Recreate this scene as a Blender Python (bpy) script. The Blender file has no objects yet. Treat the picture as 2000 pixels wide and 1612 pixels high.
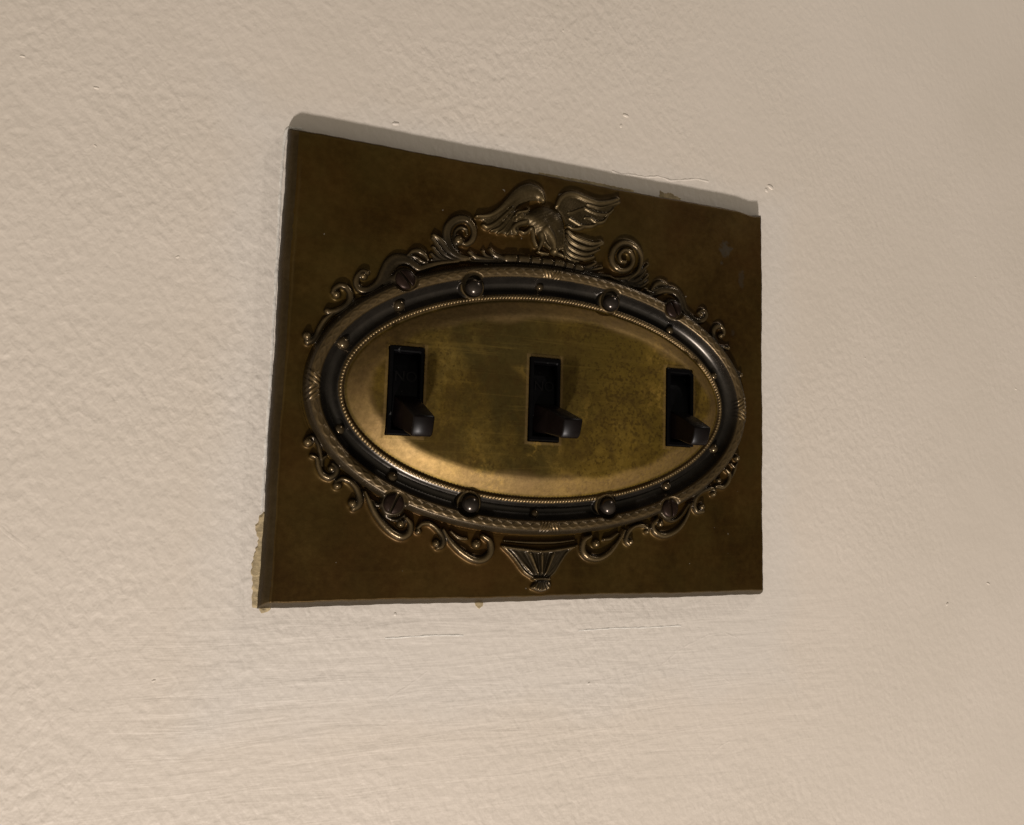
import bpy, bmesh, math, random
import numpy as np
from mathutils import Matrix, Vector

random.seed(4)
SC = bpy.context.scene
COL = SC.collection
MM = 0.001
ZC = 1.20                       # height of the plate's centre above the floor (m)

# ------------------------------------------------------------------ camera
F_PX = 1463.08
CAM = np.array([-91.71, -32.72, 217.55])            # plate frame, mm: x right, y up, z out of the wall
ROT = np.array([[0.93605653, -0.06099061, -0.34652317],
                [0.02893477, 0.99486922, -0.09694331],
                [0.35065787, 0.08071785, 0.93301859]])   # columns: camera right, up, back


def W(p):                       # plate frame mm -> world metres
    return (p[0] * MM, -p[2] * MM, ZC + p[1] * MM)


cam = bpy.data.cameras.new('camera')
cam.sensor_width = 36.0
cam.lens = 36.0 * F_PX / 2000.0
cam.clip_start = 0.005
cam.clip_end = 30
cam_ob = bpy.data.objects.new('camera', cam)
COL.objects.link(cam_ob)
A = np.array([[1, 0, 0], [0, 0, -1], [0, 1, 0]], float)
Mw = A @ ROT
m4 = Matrix.Identity(4)
for i in range(3):
    for j in range(3):
        m4[i][j] = Mw[i, j]
m4.translation = Vector(W(CAM))
cam_ob.matrix_world = m4
SC.camera = cam_ob

# ------------------------------------------------------------------ light
SC.view_settings.view_transform = 'Standard'
SC.view_settings.look = 'None'
SC.view_settings.exposure = 0.0
SC.view_settings.gamma = 1.0
SC.view_settings.use_curve_mapping = False

world = bpy.data.worlds.new('World')
SC.world = world
world.use_nodes = True
wn, wl = world.node_tree.nodes, world.node_tree.links
wn.clear()
wo = wn.new('ShaderNodeOutputWorld')
wb = wn.new('ShaderNodeBackground')
wl.new(wb.outputs[0], wo.inputs[0])
wtc = wn.new('ShaderNodeTexCoord')
wdot = wn.new('ShaderNodeVectorMath'); wdot.operation = 'DOT_PRODUCT'
wl.new(wtc.outputs['Generated'], wdot.inputs[0])
dv = Vector((-0.30, -0.45, -0.84)).normalized()      # the lit side of the room, low in front; leaned left as added fill
wdot.inputs[1].default_value = dv
wr = wn.new('ShaderNodeValToRGB')
wr.color_ramp.elements[0].position = 0.0
wr.color_ramp.elements[0].color = (0.050, 0.044, 0.035, 1)
wr.color_ramp.elements[1].position = 1.0
wr.color_ramp.elements[1].color = (0.62, 0.55, 0.45, 1)
e = wr.color_ramp.elements.new(0.55); e.color = (0.13, 0.115, 0.092, 1)
wmr = wn.new('ShaderNodeMapRange')
wmr.inputs[1].default_value = -1; wmr.inputs[2].default_value = 1
wl.new(wdot.outputs['Value'], wmr.inputs[0])
wl.new(wmr.outputs[0], wr.inputs[0])
wl.new(wr.outputs[0], wb.inputs[0])
wb.inputs[1].default_value = 0.84


def area_lamp(name, pos, size, power, color, target=(0, 0, 0)):
    L = bpy.data.lights.new(name, 'AREA')
    L.shape = 'DISK'; L.size = size; L.energy = power; L.color = color
    o = bpy.data.objects.new(name, L)
    COL.objects.link(o)
    p = Vector(W(pos)); t = Vector(W(target))
    o.location = p
    o.rotation_euler = (t - p).to_track_quat('-Z', 'Y').to_euler()
    return o


area_lamp('key_lamp', (-225, -1080, 670), 0.078, 17.0, (1.0, 0.925, 0.880))
area_lamp('upper_lamp', (930, 1035, 570), 0.05, 3.0, (1.0, 0.92, 0.84))

# ------------------------------------------------------------------ picture point -> plate point at a height


def U(pts, h):
    pts = np.atleast_2d(np.array(pts, float))
    d = np.column_stack([(pts[:, 0] - 1000) / F_PX, (806 - pts[:, 1]) / F_PX, -np.ones(len(pts))]) @ ROT.T
    t = (h - CAM[2]) / d[:, 2]
    return (CAM + d * t[:, None])[:, :2]


# ------------------------------------------------------------------ object helpers


def tag(o, label=None, cat=None, group=None, kind=None):
    if label: o['label'] = label
    if cat: o['category'] = cat
    if group: o['group'] = group
    if kind: o['kind'] = kind
    return o


def mesh_obj(name, verts, faces, mat, parent=None, smooth=True, world_xf=True):
    me = bpy.data.meshes.new(name)
    vs = [W(v) for v in verts] if world_xf else verts
    me.from_pydata(vs, [], faces)
    me.update()
    if smooth:
        me.polygons.foreach_set('use_smooth', [True] * len(me.polygons))
    me.materials.append(mat)
    o = bpy.data.objects.new(name, me)
    COL.objects.link(o)
    if parent is not None:
        o.parent = parent
        o.matrix_parent_inverse = parent.matrix_world.inverted()
    return o


def empty(name, loc):
    o = bpy.data.objects.new(name, None)
    o.empty_display_size = 0.01
    COL.objects.link(o)
    o.location = W(loc)
    o.matrix_world = Matrix.Translation(Vector(W(loc)))
    return o


# ------------------------------------------------------------------ materials


def nodes(name):
    m = bpy.data.materials.new(name)
    m.use_nodes = True
    nt = m.node_tree
    nt.nodes.clear()
    out = nt.nodes.new('ShaderNodeOutputMaterial')
    b = nt.nodes.new('ShaderNodeBsdfPrincipled')
    nt.links.new(b.outputs[0], out.inputs[0])
    tc = nt.nodes.new('ShaderNodeTexCoord')
    geo = nt.nodes.new('ShaderNodeNewGeometry')
    return m, nt, b, geo


def N(nt, t, **kw):
    n = nt.nodes.new(t)
    for k, v in kw.items():
        if k == 'inp':
            for i, x in v.items():
                n.inputs[i].default_value = x
        else:
            setattr(n, k, v)
    return n


def noise(nt, geo, scale, detail=4, rough=0.55, stretch=(1, 1, 1), rot=0.0, dist=0.0):
    mp = N(nt, 'ShaderNodeMapping')
    mp.inputs['Scale'].default_value = stretch
    mp.inputs['Rotation'].default_value = (0, rot, 0)
    nt.links.new(geo.outputs['Position'], mp.inputs[0])
    n = N(nt, 'ShaderNodeTexNoise')
    n.inputs['Scale'].default_value = scale
    n.inputs['Detail'].default_value = detail
    n.inputs['Roughness'].default_value = rough
    n.inputs['Distortion'].default_value = dist
    nt.links.new(mp.outputs[0], n.inputs['Vector'])
    return n


def ramp(nt, src, stops):
    r = N(nt, 'ShaderNodeValToRGB')
    els = r.color_ramp.elements
    els[0].position, els[0].color = stops[0][0], (*stops[0][1], 1)
    els[1].position, els[1].color = stops[-1][0], (*stops[-1][1], 1)
    for p, c in stops[1:-1]:
        e = els.new(p); e.color = (*c, 1)
    nt.links.new(src, r.inputs[0])
    return r


def mix(nt, fac, a, b, mode='MIX'):
    m = N(nt, 'ShaderNodeMix', data_type='RGBA', blend_type=mode)
    for i, x in ((0, fac), (6, a), (7, b)):
        if hasattr(x, 'is_linked') or isinstance(x, bpy.types.NodeSocket):
            nt.links.new(x, m.inputs[i])
        elif i == 0:
            m.inputs[0].default_value = x
        else:
            m.inputs[i].default_value = (*x, 1)
    return m.outputs[2]


def bump(nt, b, h, dist, strength=1.0, normal=None):
    n = N(nt, 'ShaderNodeBump')
    n.inputs['Strength'].default_value = strength
    n.inputs['Distance'].default_value = dist
    nt.links.new(h, n.inputs['Height'])
    if normal is not None:
        nt.links.new(normal, n.inputs['Normal'])
    return n


def math_node(nt, op, a, b=None, c=None, clamp=False):
    m = N(nt, 'ShaderNodeMath', operation=op, use_clamp=clamp)
    for i, x in enumerate((a, b, c)):
        if x is None: continue
        if isinstance(x, bpy.types.NodeSocket): nt.links.new(x, m.inputs[i])
        else: m.inputs[i].default_value = x
    return m.outputs[0]


SCUFFS = [(*U([(1416, 487)], 4.6)[0], 2.6, 3.0, 0.55), (*U([(1447, 545)], 4.6)[0], 1.5, 3.6, 0.3), (*U([(1409, 514)], 4.6)[0], 0.8, 1.0, 0.4), (*U([(1430, 650)], 4.6)[0], 1.0, 1.4, 0.2)]


def brass(name, dark, mid, light, metal, rough, worn=(0.30, 0.20, 0.075), wear_amt=0.6, scale=60, speck=0.0, spots=None, spec=0.5, bmp=1.0, hues=None):
    """Aged stamped brass: blotchy patina, rubbed bright where the relief stands proud."""
    m, nt, b, geo = nodes(name)
    n1 = noise(nt, geo, scale, 6, 0.6)
    n2 = noise(nt, geo, scale * 9, 5, 0.65)
    n3 = noise(nt, geo, scale * 0.35, 3, 0.5)
    s = math_node(nt, 'MULTIPLY_ADD', n1.outputs[0], 0.55, math_node(nt, 'MULTIPLY', n2.outputs[0], 0.30))
    s = math_node(nt, 'ADD', s, math_node(nt, 'MULTIPLY', n3.outputs[0], 0.15))
    r = ramp(nt, s, [(0.36, dark), (0.50, mid), (0.64, light)])
    c = r.outputs[0]
    if hues:                                     # redder and greener tarnish drifting over the sheet
        h1 = noise(nt, geo, 19, 4, 0.6, dist=0.5)
        h2 = noise(nt, geo, 27, 4, 0.6, dist=0.4, rot=0.7)
        c = mix(nt, ramp(nt, h1.outputs[0], [(0.46, (0, 0, 0)), (0.66, (0.5, 0.5, 0.5))]).outputs[0], c, hues[0])
        c = mix(nt, ramp(nt, h2.outputs[0], [(0.46, (0, 0, 0)), (0.66, (0.38, 0.38, 0.38))]).outputs[0], c, hues[1])
    if spots:
        sn = noise(nt, geo, 1150, 1.0, 0.5, dist=0.15)
        big = noise(nt, geo, 38, 3, 0.6)
        lo, hi, scol = spots
        # the spots gather on the right-hand half of the oval
        sep = N(nt, 'ShaderNodeSeparateXYZ')
        nt.links.new(geo.outputs['Position'], sep.inputs[0])
        gx = N(nt, 'ShaderNodeMapRange', clamp=True)
        gx.inputs[1].default_value = -0.01; gx.inputs[2].default_value = 0.035
        nt.links.new(sep.outputs[0], gx.inputs[0])
        v = math_node(nt, 'ADD', sn.outputs[0], math_node(nt, 'MULTIPLY_ADD', big.outputs[0], 0.55, -0.275))
        v = math_node(nt, 'ADD', v, math_node(nt, 'MULTIPLY_ADD', gx.outputs[0], 0.09, -0.05))
        k = ramp(nt, v, [(lo, (0, 0, 0)), (hi, (1, 1, 1))])
        # broad tarnish: greenish brown on the left, clearer gold on the right
        tn = noise(nt, geo, 30, 4, 0.6, dist=0.4)
        c = mix(nt, ramp(nt, tn.outputs[0], [(0.40, (0, 0, 0)), (0.60, (0.85, 0.85, 0.85))]).outputs[0], c, (0.056, 0.041, 0.010))
        fn_ = noise(nt, geo, 700, 4, 0.7)
        c = mix(nt, ramp(nt, fn_.outputs[0], [(0.40, (0.45, 0.45, 0.45)), (0.62, (0, 0, 0))]).outputs[0], c, (0.050, 0.033, 0.007))
        gt = N(nt, 'ShaderNodeMapRange', clamp=True)
        gt.inputs[1].default_value = -0.012; gt.inputs[2].default_value = 0.03
        gt.inputs[3].default_value = 0.0; gt.inputs[4].default_value = 0.70
        nt.links.new(sep.outputs[0], gt.inputs[0])
        c = mix(nt, gt.outputs[0], c, mix(nt, 0.6, c, (0.25, 0.155, 0.018)))
        # golden rubbed-through patches
        gn = noise(nt, geo, 500, 4, 0.7)
        gb = noise(nt, geo, 55, 2, 0.5, dist=0.5)
        gv = math_node(nt, 'MULTIPLY', ramp(nt, gb.outputs[0], [(0.56, (0, 0, 0)), (0.70, (1, 1, 1))]).outputs[0],
                       ramp(nt, gn.outputs[0], [(0.47, (0, 0, 0)), (0.60, (1, 1, 1))]).outputs[0])
        c = mix(nt, math_node(nt, 'MULTIPLY', k.outputs[0], 0.62), c, scol)
        cl = noise(nt, geo, 95, 5, 0.7, dist=0.6)
        c = mix(nt, ramp(nt, cl.outputs[0], [(0.47, (0, 0, 0)), (0.63, (0.6, 0.6, 0.6))]).outputs[0], c, (0.070, 0.040, 0.008))
        c = mix(nt, math_node(nt, 'MULTIPLY', gv, 0.5), c, (0.42, 0.26, 0.05))
    wipe = noise(nt, geo, 260, 4, 0.7, stretch=(0.10, 1, 3.0), rot=math.radians(-12), dist=0.1)
    wk = ramp(nt, wipe.outputs[0], [(0.56, (0, 0, 0)), (0.72, (1, 1, 1))])
    c = mix(nt, math_node(nt, 'MULTIPLY', wk.outputs[0], 0.28), c, light)
    at = N(nt, 'ShaderNodeAttribute', attribute_name='wear')
    wn_ = noise(nt, geo, 700, 4, 0.6)
    wv = math_node(nt, 'MULTIPLY', at.outputs['Fac'], math_node(nt, 'MULTIPLY_ADD', wn_.outputs[0], 1.2, 0.35), clamp=True)
    c = mix(nt, math_node(nt, 'MULTIPLY', wv, wear_amt), c, worn)
    if speck:
        # dull grey scuffs in the upper right corner of the sheet
        for (qx, qy, rx, ry, am) in SCUFFS:
            vs_ = N(nt, 'ShaderNodeVectorMath', operation='SUBTRACT'); nt.links.new(geo.outputs['Position'], vs_.inputs[0])
            vs_.inputs[1].default_value = (qx * MM, 0, ZC + qy * MM)
            vm_ = N(nt, 'ShaderNodeVectorMath', operation='MULTIPLY'); nt.links.new(vs_.outputs[0], vm_.inputs[0])
            vm_.inputs[1].default_value = (1000 / rx, 0, 1000 / ry)
            ln = N(nt, 'ShaderNodeVectorMath', operation='LENGTH'); nt.links.new(vm_.outputs[0], ln.inputs[0])
            q_ = math_node(nt, 'ADD', ln.outputs['Value'], math_node(nt, 'MULTIPLY_ADD', noise(nt, geo, 420, 4, 0.7).outputs[0], 3.0, -1.5))
            k_r = ramp(nt, q_, [(0.55, (1, 1, 1)), (1.0, (0, 0, 0))])
            c = mix(nt, math_node(nt, 'MULTIPLY', k_r.outputs[0], am), c, (0.060, 0.056, 0.045))
        sp = noise(nt, geo, 420, 2, 0.5)
        c = mix(nt, ramp(nt, sp.outputs[0], [(0.745, (0, 0, 0)), (0.775, (1, 1, 1))]).outputs[0], c, (0.20, 0.17, 0.13))
    nt.links.new(c, b.inputs['Base Color'])
    b.inputs['Metallic'].default_value = metal
    b.inputs['Specular IOR Level'].default_value = spec
    rr = math_node(nt, 'MULTIPLY_ADD', n1.outputs[0], 0.22, rough - 0.11)
    rr = math_node(nt, 'ADD', rr, math_node(nt, 'MULTIPLY_ADD', n2.outputs[0], 0.16, -0.08))
    nt.links.new(rr, b.inputs['Roughness'])
    bp = bump(nt, b, n2.outputs[0], 0.00010, 0.5 * bmp)
    sc_ = noise(nt, geo, 1600, 3, 0.6)
    bp2 = bump(nt, b, sc_.outputs[0], 0.00004, 0.5 * bmp, bp.outputs[0])
    nt.links.new(bp2.outputs[0], b.inputs['Normal'])
    return m


M_FACE = brass('dark_antique_brass', (0.0280, 0.0135, 0.0022), (0.0470, 0.0252, 0.0043), (0.0690, 0.0395, 0.0080), 0.50, 0.38,
               worn=(0.10, 0.065, 0.022), wear_amt=0.5, scale=55, speck=1, spec=0.16, hues=((0.058, 0.025, 0.0050), (0.050, 0.037, 0.0080)))
M_ORN = brass('relief_antique_brass', (0.018, 0.0125, 0.0062), (0.030, 0.0212, 0.0105), (0.046, 0.033, 0.0165), 0.58, 0.24,
              worn=(0.185, 0.125, 0.052), wear_amt=0.6, scale=160, spec=0.45)
M_EAGLE = brass('rubbed_eagle_brass', (0.034, 0.023, 0.0090), (0.058, 0.040, 0.0165), (0.085, 0.060, 0.028), 0.62, 0.34,
                worn=(0.21, 0.148, 0.068), wear_amt=0.55, scale=160, spec=0.3)
M_RIM = brass('braided_rim_brass', (0.019, 0.0138, 0.0082), (0.030, 0.022, 0.0125), (0.044, 0.032, 0.0175), 0.58, 0.33,
              worn=(0.165, 0.106, 0.040), wear_amt=0.8, scale=160, spec=0.45)
M_COVE = brass('blackened_channel_brass', (0.022, 0.019, 0.0155), (0.033, 0.028, 0.022), (0.048, 0.040, 0.031), 0.68, 0.26,
               worn=(0.09, 0.07, 0.05), wear_amt=0.3, scale=60, bmp=0.12)
M_BEAD = brass('beading_brass', (0.045, 0.029, 0.011), (0.080, 0.052, 0.020), (0.12, 0.078, 0.034), 0.65, 0.34,
               worn=(0.30, 0.21, 0.10), wear_amt=0.6, scale=200, spec=0.3)
M_PANEL = brass('polished_oval_brass', (0.105, 0.062, 0.009), (0.180, 0.112, 0.018), (0.250, 0.165, 0.036), 0.74, 0.53,
                worn=(0.38, 0.240, 0.105), wear_amt=0.42, scale=52, spots=(0.55, 0.72, (0.050, 0.028, 0.005)), spec=0.3)
M_EDGE = brass('rubbed_edge_brass', (0.021, 0.0125, 0.0045), (0.033, 0.0215, 0.0085), (0.047, 0.032, 0.0140), 0.40, 0.48,
               worn=(0.09, 0.060, 0.024), wear_amt=0.4, scale=70, spec=0.12)
M_BALL = brass('ball_stud_brass', (0.030, 0.025, 0.021), (0.050, 0.040, 0.032), (0.070, 0.055, 0.042), 0.75, 0.22, scale=200, bmp=0.15)
M_STUD = brass('small_stud_brass', (0.055, 0.040, 0.022), (0.085, 0.061, 0.032), (0.12, 0.086, 0.045), 0.75, 0.20, scale=200, bmp=0.2)


def simple(name, col, rough, metal=0.0, var=0.3, scale=300, bumpd=0.0, spec=0.5, speck=None):
    m, nt, b, geo = nodes(name)
    n = noise(nt, geo, scale, 4, 0.6)
    lo = tuple(c * (1 - var) for c in col); hi = tuple(min(1, c * (1 + var)) for c in col)
    c = ramp(nt, n.outputs[0], [(0.35, lo), (0.65, hi)]).outputs[0]
    if speck:
        sn = noise(nt, geo, 520, 3, 0.6)
        c = mix(nt, ramp(nt, sn.outputs[0], [(0.69, (0, 0, 0)), (0.73, (1, 1, 1))]).outputs[0], c, speck)
    nt.links.new(c, b.inputs['Base Color'])
    b.inputs['Metallic'].default_value = metal
    b.inputs['Specular IOR Level'].default_value = spec
    rr = math_node(nt, 'MULTIPLY_ADD', n.outputs[0], 0.2, rough - 0.1)
    nt.links.new(rr, b.inputs['Roughness'])
    if bumpd:
        bp = bump(nt, b, n.outputs[0], bumpd, 0.6)
        nt.links.new(bp.outputs[0], b.inputs['Normal'])
    return m


M_COLLAR = simple('black_bakelite', (0.0012, 0.0010, 0.0012), 0.36, spec=0.09, bumpd=0.00004, speck=(0.05, 0.048, 0.045))
M_LEVER = simple('dark_brown_bakelite', (0.0026, 0.0011, 0.0009), 0.38, spec=0.19, scale=200)
M_SCREW = simple('dark_bronze_screw', (0.021, 0.0120, 0.0082), 0.36, metal=0.45, spec=0.15, bumpd=0.00006, scale=500)
M_PLASTER = simple('bare_tan_plaster', (0.40, 0.315, 0.185), 0.85, var=0.28, scale=420, bumpd=0.0006, spec=0.2)
M_CAULK_HIGHLIGHT = simple('white_paint_edge_and_highlight', (0.66, 0.62, 0.56), 0.5, var=0.12, scale=400, bumpd=0.0004)  # white edge paint; also the painted-in highlight of two ridges below the plate


def wall_material():
    m, nt, b, geo = nodes('cream_wall_paint')
    sep = N(nt, 'ShaderNodeSeparateXYZ'); nt.links.new(geo.outputs['Position'], sep.inputs[0])
    # colour: one paint, with faint uneven coats
    c1 = noise(nt, geo, 14, 4, 0.55)
    c2 = noise(nt, geo, 60, 3, 0.55)
    col = ramp(nt, c1.outputs[0], [(0.30, (0.640, 0.568, 0.482)), (0.70, (0.680, 0.604, 0.520))]).outputs[0]
    # cooler touched-up paint just around the plate
    dx = math_node(nt, 'ABSOLUTE', sep.outputs[0])
    dz = math_node(nt, 'ABSOLUTE', math_node(nt, 'SUBTRACT', sep.outputs[2], ZC - 0.012))
    ex = math_node(nt, 'SUBTRACT', dx, 0.086)
    ez = math_node(nt, 'SUBTRACT', dz, 0.078)
    dd = math_node(nt, 'MAXIMUM', ex, ez)
    dd = math_node(nt, 'ADD', dd, math_node(nt, 'MULTIPLY_ADD', noise(nt, geo, 32, 3, 0.6).outputs[0], 0.030, -0.015))
    mr = N(nt, 'ShaderNodeMapRange', clamp=True)
    mr.inputs[1].default_value = 0.004; mr.inputs[2].default_value = 0.016
    mr.inputs[3].default_value = 1.0; mr.inputs[4].default_value = 0.0
    nt.links.new(dd, mr.inputs[0])
    touch = mr.outputs[0]
    col = mix(nt, math_node(nt, 'MULTIPLY', touch, 0.55), col, (0.655, 0.605, 0.545))
    nt.links.new(col, b.inputs['Base Color'])
    b.inputs['Roughness'].default_value = 0.55
    b.inputs['Specular IOR Level'].default_value = 0.35
    # roller stipple: short slanting ridges of several sizes
    a1 = noise(nt, geo, 410, 2.0, 0.43, stretch=(1.15, 1, 0.85), rot=math.radians(-28), dist=0.2)
    a2 = noise(nt, geo, 640, 3, 0.5, stretch=(1.1, 1, 0.9), rot=math.radians(34))
    a3 = noise(nt, geo, 26, 3, 0.5)
    a4 = noise(nt, geo, 150, 2, 0.45, stretch=(1.1, 1, 0.85), rot=math.radians(-30))
    mask = N(nt, 'ShaderNodeMapRange', clamp=True)
    mask.inputs[1].default_value = 0.35; mask.inputs[2].default_value = 0.65
    mask.inputs[3].default_value = 0.45; mask.inputs[4].default_value = 1.0
    nt.links.new(noise(nt, geo, 18, 2, 0.5).outputs[0], mask.inputs[0])
    h = math_node(nt, 'MULTIPLY', a1.outputs[0], math_node(nt, 'MULTIPLY', mask.outputs[0], 0.42))
    h = math_node(nt, 'ADD', h, math_node(nt, 'MULTIPLY', a2.outputs[0], 0.06))
    h = math_node(nt, 'ADD', h, math_node(nt, 'MULTIPLY', a4.outputs[0], 0.17))
    # brush strokes below the plate instead of stipple
    br = noise(nt, geo, 150, 4, 0.55, stretch=(0.20, 1, 1.9), rot=math.radians(11), dist=0.6)
    low = N(nt, 'ShaderNodeMapRange', clamp=True)
    low.inputs[1].default_value = ZC - 0.074; low.inputs[2].default_value = ZC - 0.060
    low.inputs[3].default_value = 1.0; low.inputs[4].default_value = 0.0
    nt.links.new(sep.outputs[2], low.inputs[0])
    wide = N(nt, 'ShaderNodeMapRange', clamp=True)
    wide.inputs[1].default_value = 0.02; wide.inputs[2].default_value = 0.055
    wide.inputs[3].default_value = 1.0; wide.inputs[4].default_value = 0.0
    nt.links.new(dd, wide.inputs[0])
    bm_ = math_node(nt, 'MULTIPLY', low.outputs[0], wide.outputs[0])
    hb = math_node(nt, 'MULTIPLY', br.outputs[0], 0.40)
    mixn = N(nt, 'ShaderNodeMix', data_type='FLOAT')
    nt.links.new(math_node(nt, 'MULTIPLY', bm_, 0.6), mixn.inputs[0])
    nt.links.new(h, mixn.inputs[2]); nt.links.new(math_node(nt, 'ADD', hb, math_node(nt, 'MULTIPLY', h, 0.5)), mixn.inputs[3])
    # upright brush marks in the touched-up strip at the left of the plate
    bv = noise(nt, geo, 330, 3, 0.55, stretch=(2.0, 1, 0.16), rot=math.radians(4), dist=0.3)
    lf = N(nt, 'ShaderNodeMapRange', clamp=True)
    lf.inputs[1].default_value = -0.0855; lf.inputs[2].default_value = -0.083
    lf.inputs[3].default_value = 1.0; lf.inputs[4].default_value = 0.0
    nt.links.new(sep.outputs[0], lf.inputs[0])
    lfm = math_node(nt, 'MULTIPLY', lf.outputs[0], touch)
    mixed = math_node(nt, 'ADD', mixn.outputs[0], math_node(nt, 'MULTIPLY', math_node(nt, 'MULTIPLY', bv.outputs[0], 0.16), lfm))
    # scattered nibs and pits
    vo = N(nt, 'ShaderNodeTexVoronoi'); vo.inputs['Scale'].default_value = 42
    nt.links.new(geo.outputs['Position'], vo.inputs['Vector'])
    nib = ramp(nt, vo.outputs['Distance'], [(0.035, (1, 1, 1)), (0.075, (0, 0, 0))]).outputs[0]
    vsel = math_node(nt, 'GREATER_THAN', N_sep(nt, vo.outputs['Color']), 0.70)
    nibh = math_node(nt, 'MULTIPLY', math_node(nt, 'MULTIPLY', nib, vsel), 0.0)
    fade = N(nt, 'ShaderNodeMapRange', clamp=True)
    fade.inputs[1].default_value = 0.02; fade.inputs[2].default_value = 0.19
    fade.inputs[3].default_value = 1.0; fade.inputs[4].default_value = 0.45
    nt.links.new(sep.outputs[0], fade.inputs[0])
    hh = math_node(nt, 'ADD', math_node(nt, 'MULTIPLY', mixed, fade.outputs[0]), nibh)
    hh = math_node(nt, 'ADD', hh, math_node(nt, 'MULTIPLY', a3.outputs[0], 0.40))
    bp = bump(nt, b, hh, 0.00105, 1.0)
    nt.links.new(bp.outputs[0], b.inputs['Normal'])
    return m


def N_sep(nt, colour):
    s = N(nt, 'ShaderNodeSeparateColor')
    nt.links.new(colour, s.inputs[0])
    return s.outputs[0]


M_WALL = wall_material()

# ------------------------------------------------------------------ the wall
wv = []
wall_me = bmesh.new()
bmesh.ops.create_cube(wall_me, size=1.0)
me = bpy.data.meshes.new('wall')
for v in wall_me.verts:
    v.co = Vector((v.co.x * 3.6, v.co.y * 0.12 + 0.06, v.co.z * 2.6 + 1.3))
wall_me.to_mesh(me); wall_me.free()
me.materials.append(M_WALL)
wall = bpy.data.objects.new('wall', me)
COL.objects.link(wall)
tag(wall, 'cream painted plaster wall with roller texture behind the brass plate', 'wall', kind='structure')
wall['category'] = 'wall'


def noise1(t, seed, octs=4):
    r = np.random.RandomState(seed); v = 0
    for k in range(octs):
        v = v + np.sin(t * (1.7 ** k) * (1 + r.rand()) + r.rand() * 9) / (1.5 ** k)
    return v


def flake(name, pix, mat, th, parent, label=None, jag=0.35, seed=1, dome=True):
    """A thin irregular patch lying on the wall (outline in plate mm), with real thickness."""
    P = U(pix, 0)
    pts = []
    n = len(P)
    r = np.random.RandomState(seed)
    for i in range(n):
        a, b = P[i], P[(i + 1) % n]
        L = np.linalg.norm(b - a); k = max(1, int(L / 0.55))
        nrm = np.array([-(b - a)[1], (b - a)[0]]) / (L + 1e-9)
        for j in range(k):
            pts.append(a + (b - a) * j / k + nrm * r.uniform(-jag, jag))
    pts = np.array(pts); c = pts.mean(0)
    vs = [(x, y, -0.05) for x, y in pts] + [(x + (c[0] - x) * 0.06, y + (c[1] - y) * 0.06, th * r.uniform(.7, 1.2)) for x, y in pts]
    k = len(pts)
    fs = [(i, (i + 1) % k, k + (i + 1) % k, k + i) for i in range(k)] + [tuple(range(k, 2 * k))]
    o = mesh_obj(name, vs, fs, mat, parent, smooth=False)
    if label: o['label'] = label
    bpy_tri(o)
    return o


def bpy_tri(o):
    b = bmesh.new(); b.from_mesh(o.data)
    big = [f for f in b.faces if len(f.verts) > 4]
    bmesh.ops.triangulate(b, faces=big)
    bmesh.ops.recalc_face_normals(b, faces=b.faces)
    b.to_mesh(o.data); b.free()


flake('bare_plaster', [(515, 998), (507, 1006), (500, 1024), (501, 1038), (505, 1048), (502, 1066), (496, 1085), (491, 1105), (490, 1130), (493, 1150),
                       (492, 1172), (493, 1187), (503, 1190), (510, 1198), (520, 1197), (530, 1188), (533, 1180), (540, 1150), (540, 1000)],
      M_PLASTER, 0.22, wall, 'bare tan plaster where the paint has chipped off at the lower left corner of the plate', seed=3)
flake('bare_plaster', [(1288, 372), (1297, 378), (1310, 376), (1320, 384), (1330, 387), (1330, 420), (1288, 410)], M_PLASTER, 0.15, wall,
      'small tan chip in the paint above the right half of the plate', seed=4, jag=0.2)
flake('bare_plaster', [(928, 1170), (928, 1184), (936, 1190), (943, 1184), (944, 1170)], M_PLASTER, 0.15, wall,
      'tiny tan chip in the paint under the bottom edge of the plate', seed=5, jag=0.2)
flake('bare_plaster', [(1050, 337), (1072, 340), (1100, 346), (1134, 351), (1170, 358), (1205, 365), (1240, 373), (1240, 388), (1050, 350)], M_PLASTER, 0.12, wall,
      'thin line of tan plaster along the top edge of the plate', seed=6, jag=0.2)


def paint_bead(name, pix, r0, parent, mat, label=None, seed=1, h=0.0, vary=0.5, tall=0.55):
    """A ragged bead of paint: a low rounded strip along a line on the wall."""
    P = U(pix, h)
    Q = [];
    for i in range(len(P) - 1):
        k = max(2, int(np.linalg.norm(P[i + 1] - P[i]) / 0.5))
        for j in range(k): Q.append(P[i] + (P[i + 1] - P[i]) * j / k)
    Q.append(P[-1]); Q = np.array(Q)
    t = np.arange(len(Q)) * 0.5
    wob = noise1(t * 0.9, seed) * 0.12 * r0
    rad = r0 * (1 + vary * 0.4 * noise1(t * 0.6, seed + 5)).clip(0.25, 2.2)
    vs, fs = [], []
    for i, q in enumerate(Q):
        d = Q[min(i + 1, len(Q) - 1)] - Q[max(i - 1, 0)]; d = d / (np.linalg.norm(d) + 1e-9)
        nv = np.array([-d[1], d[0]])
        for k in range(6):
            a = math.pi * k / 5
            p = q + nv * (math.cos(a) * rad[i] + wob[i])
            vs.append((p[0], p[1], h - 0.03 + math.sin(a) * rad[i] * tall))
    for i in range(len(Q) - 1):
        for k in range(5):
            a = i * 6 + k
            fs.append((a, a + 1, a + 7, a + 6))
    o = mesh_obj(name, vs, fs, mat, parent)
    if label: o['label'] = label
    return o


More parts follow.
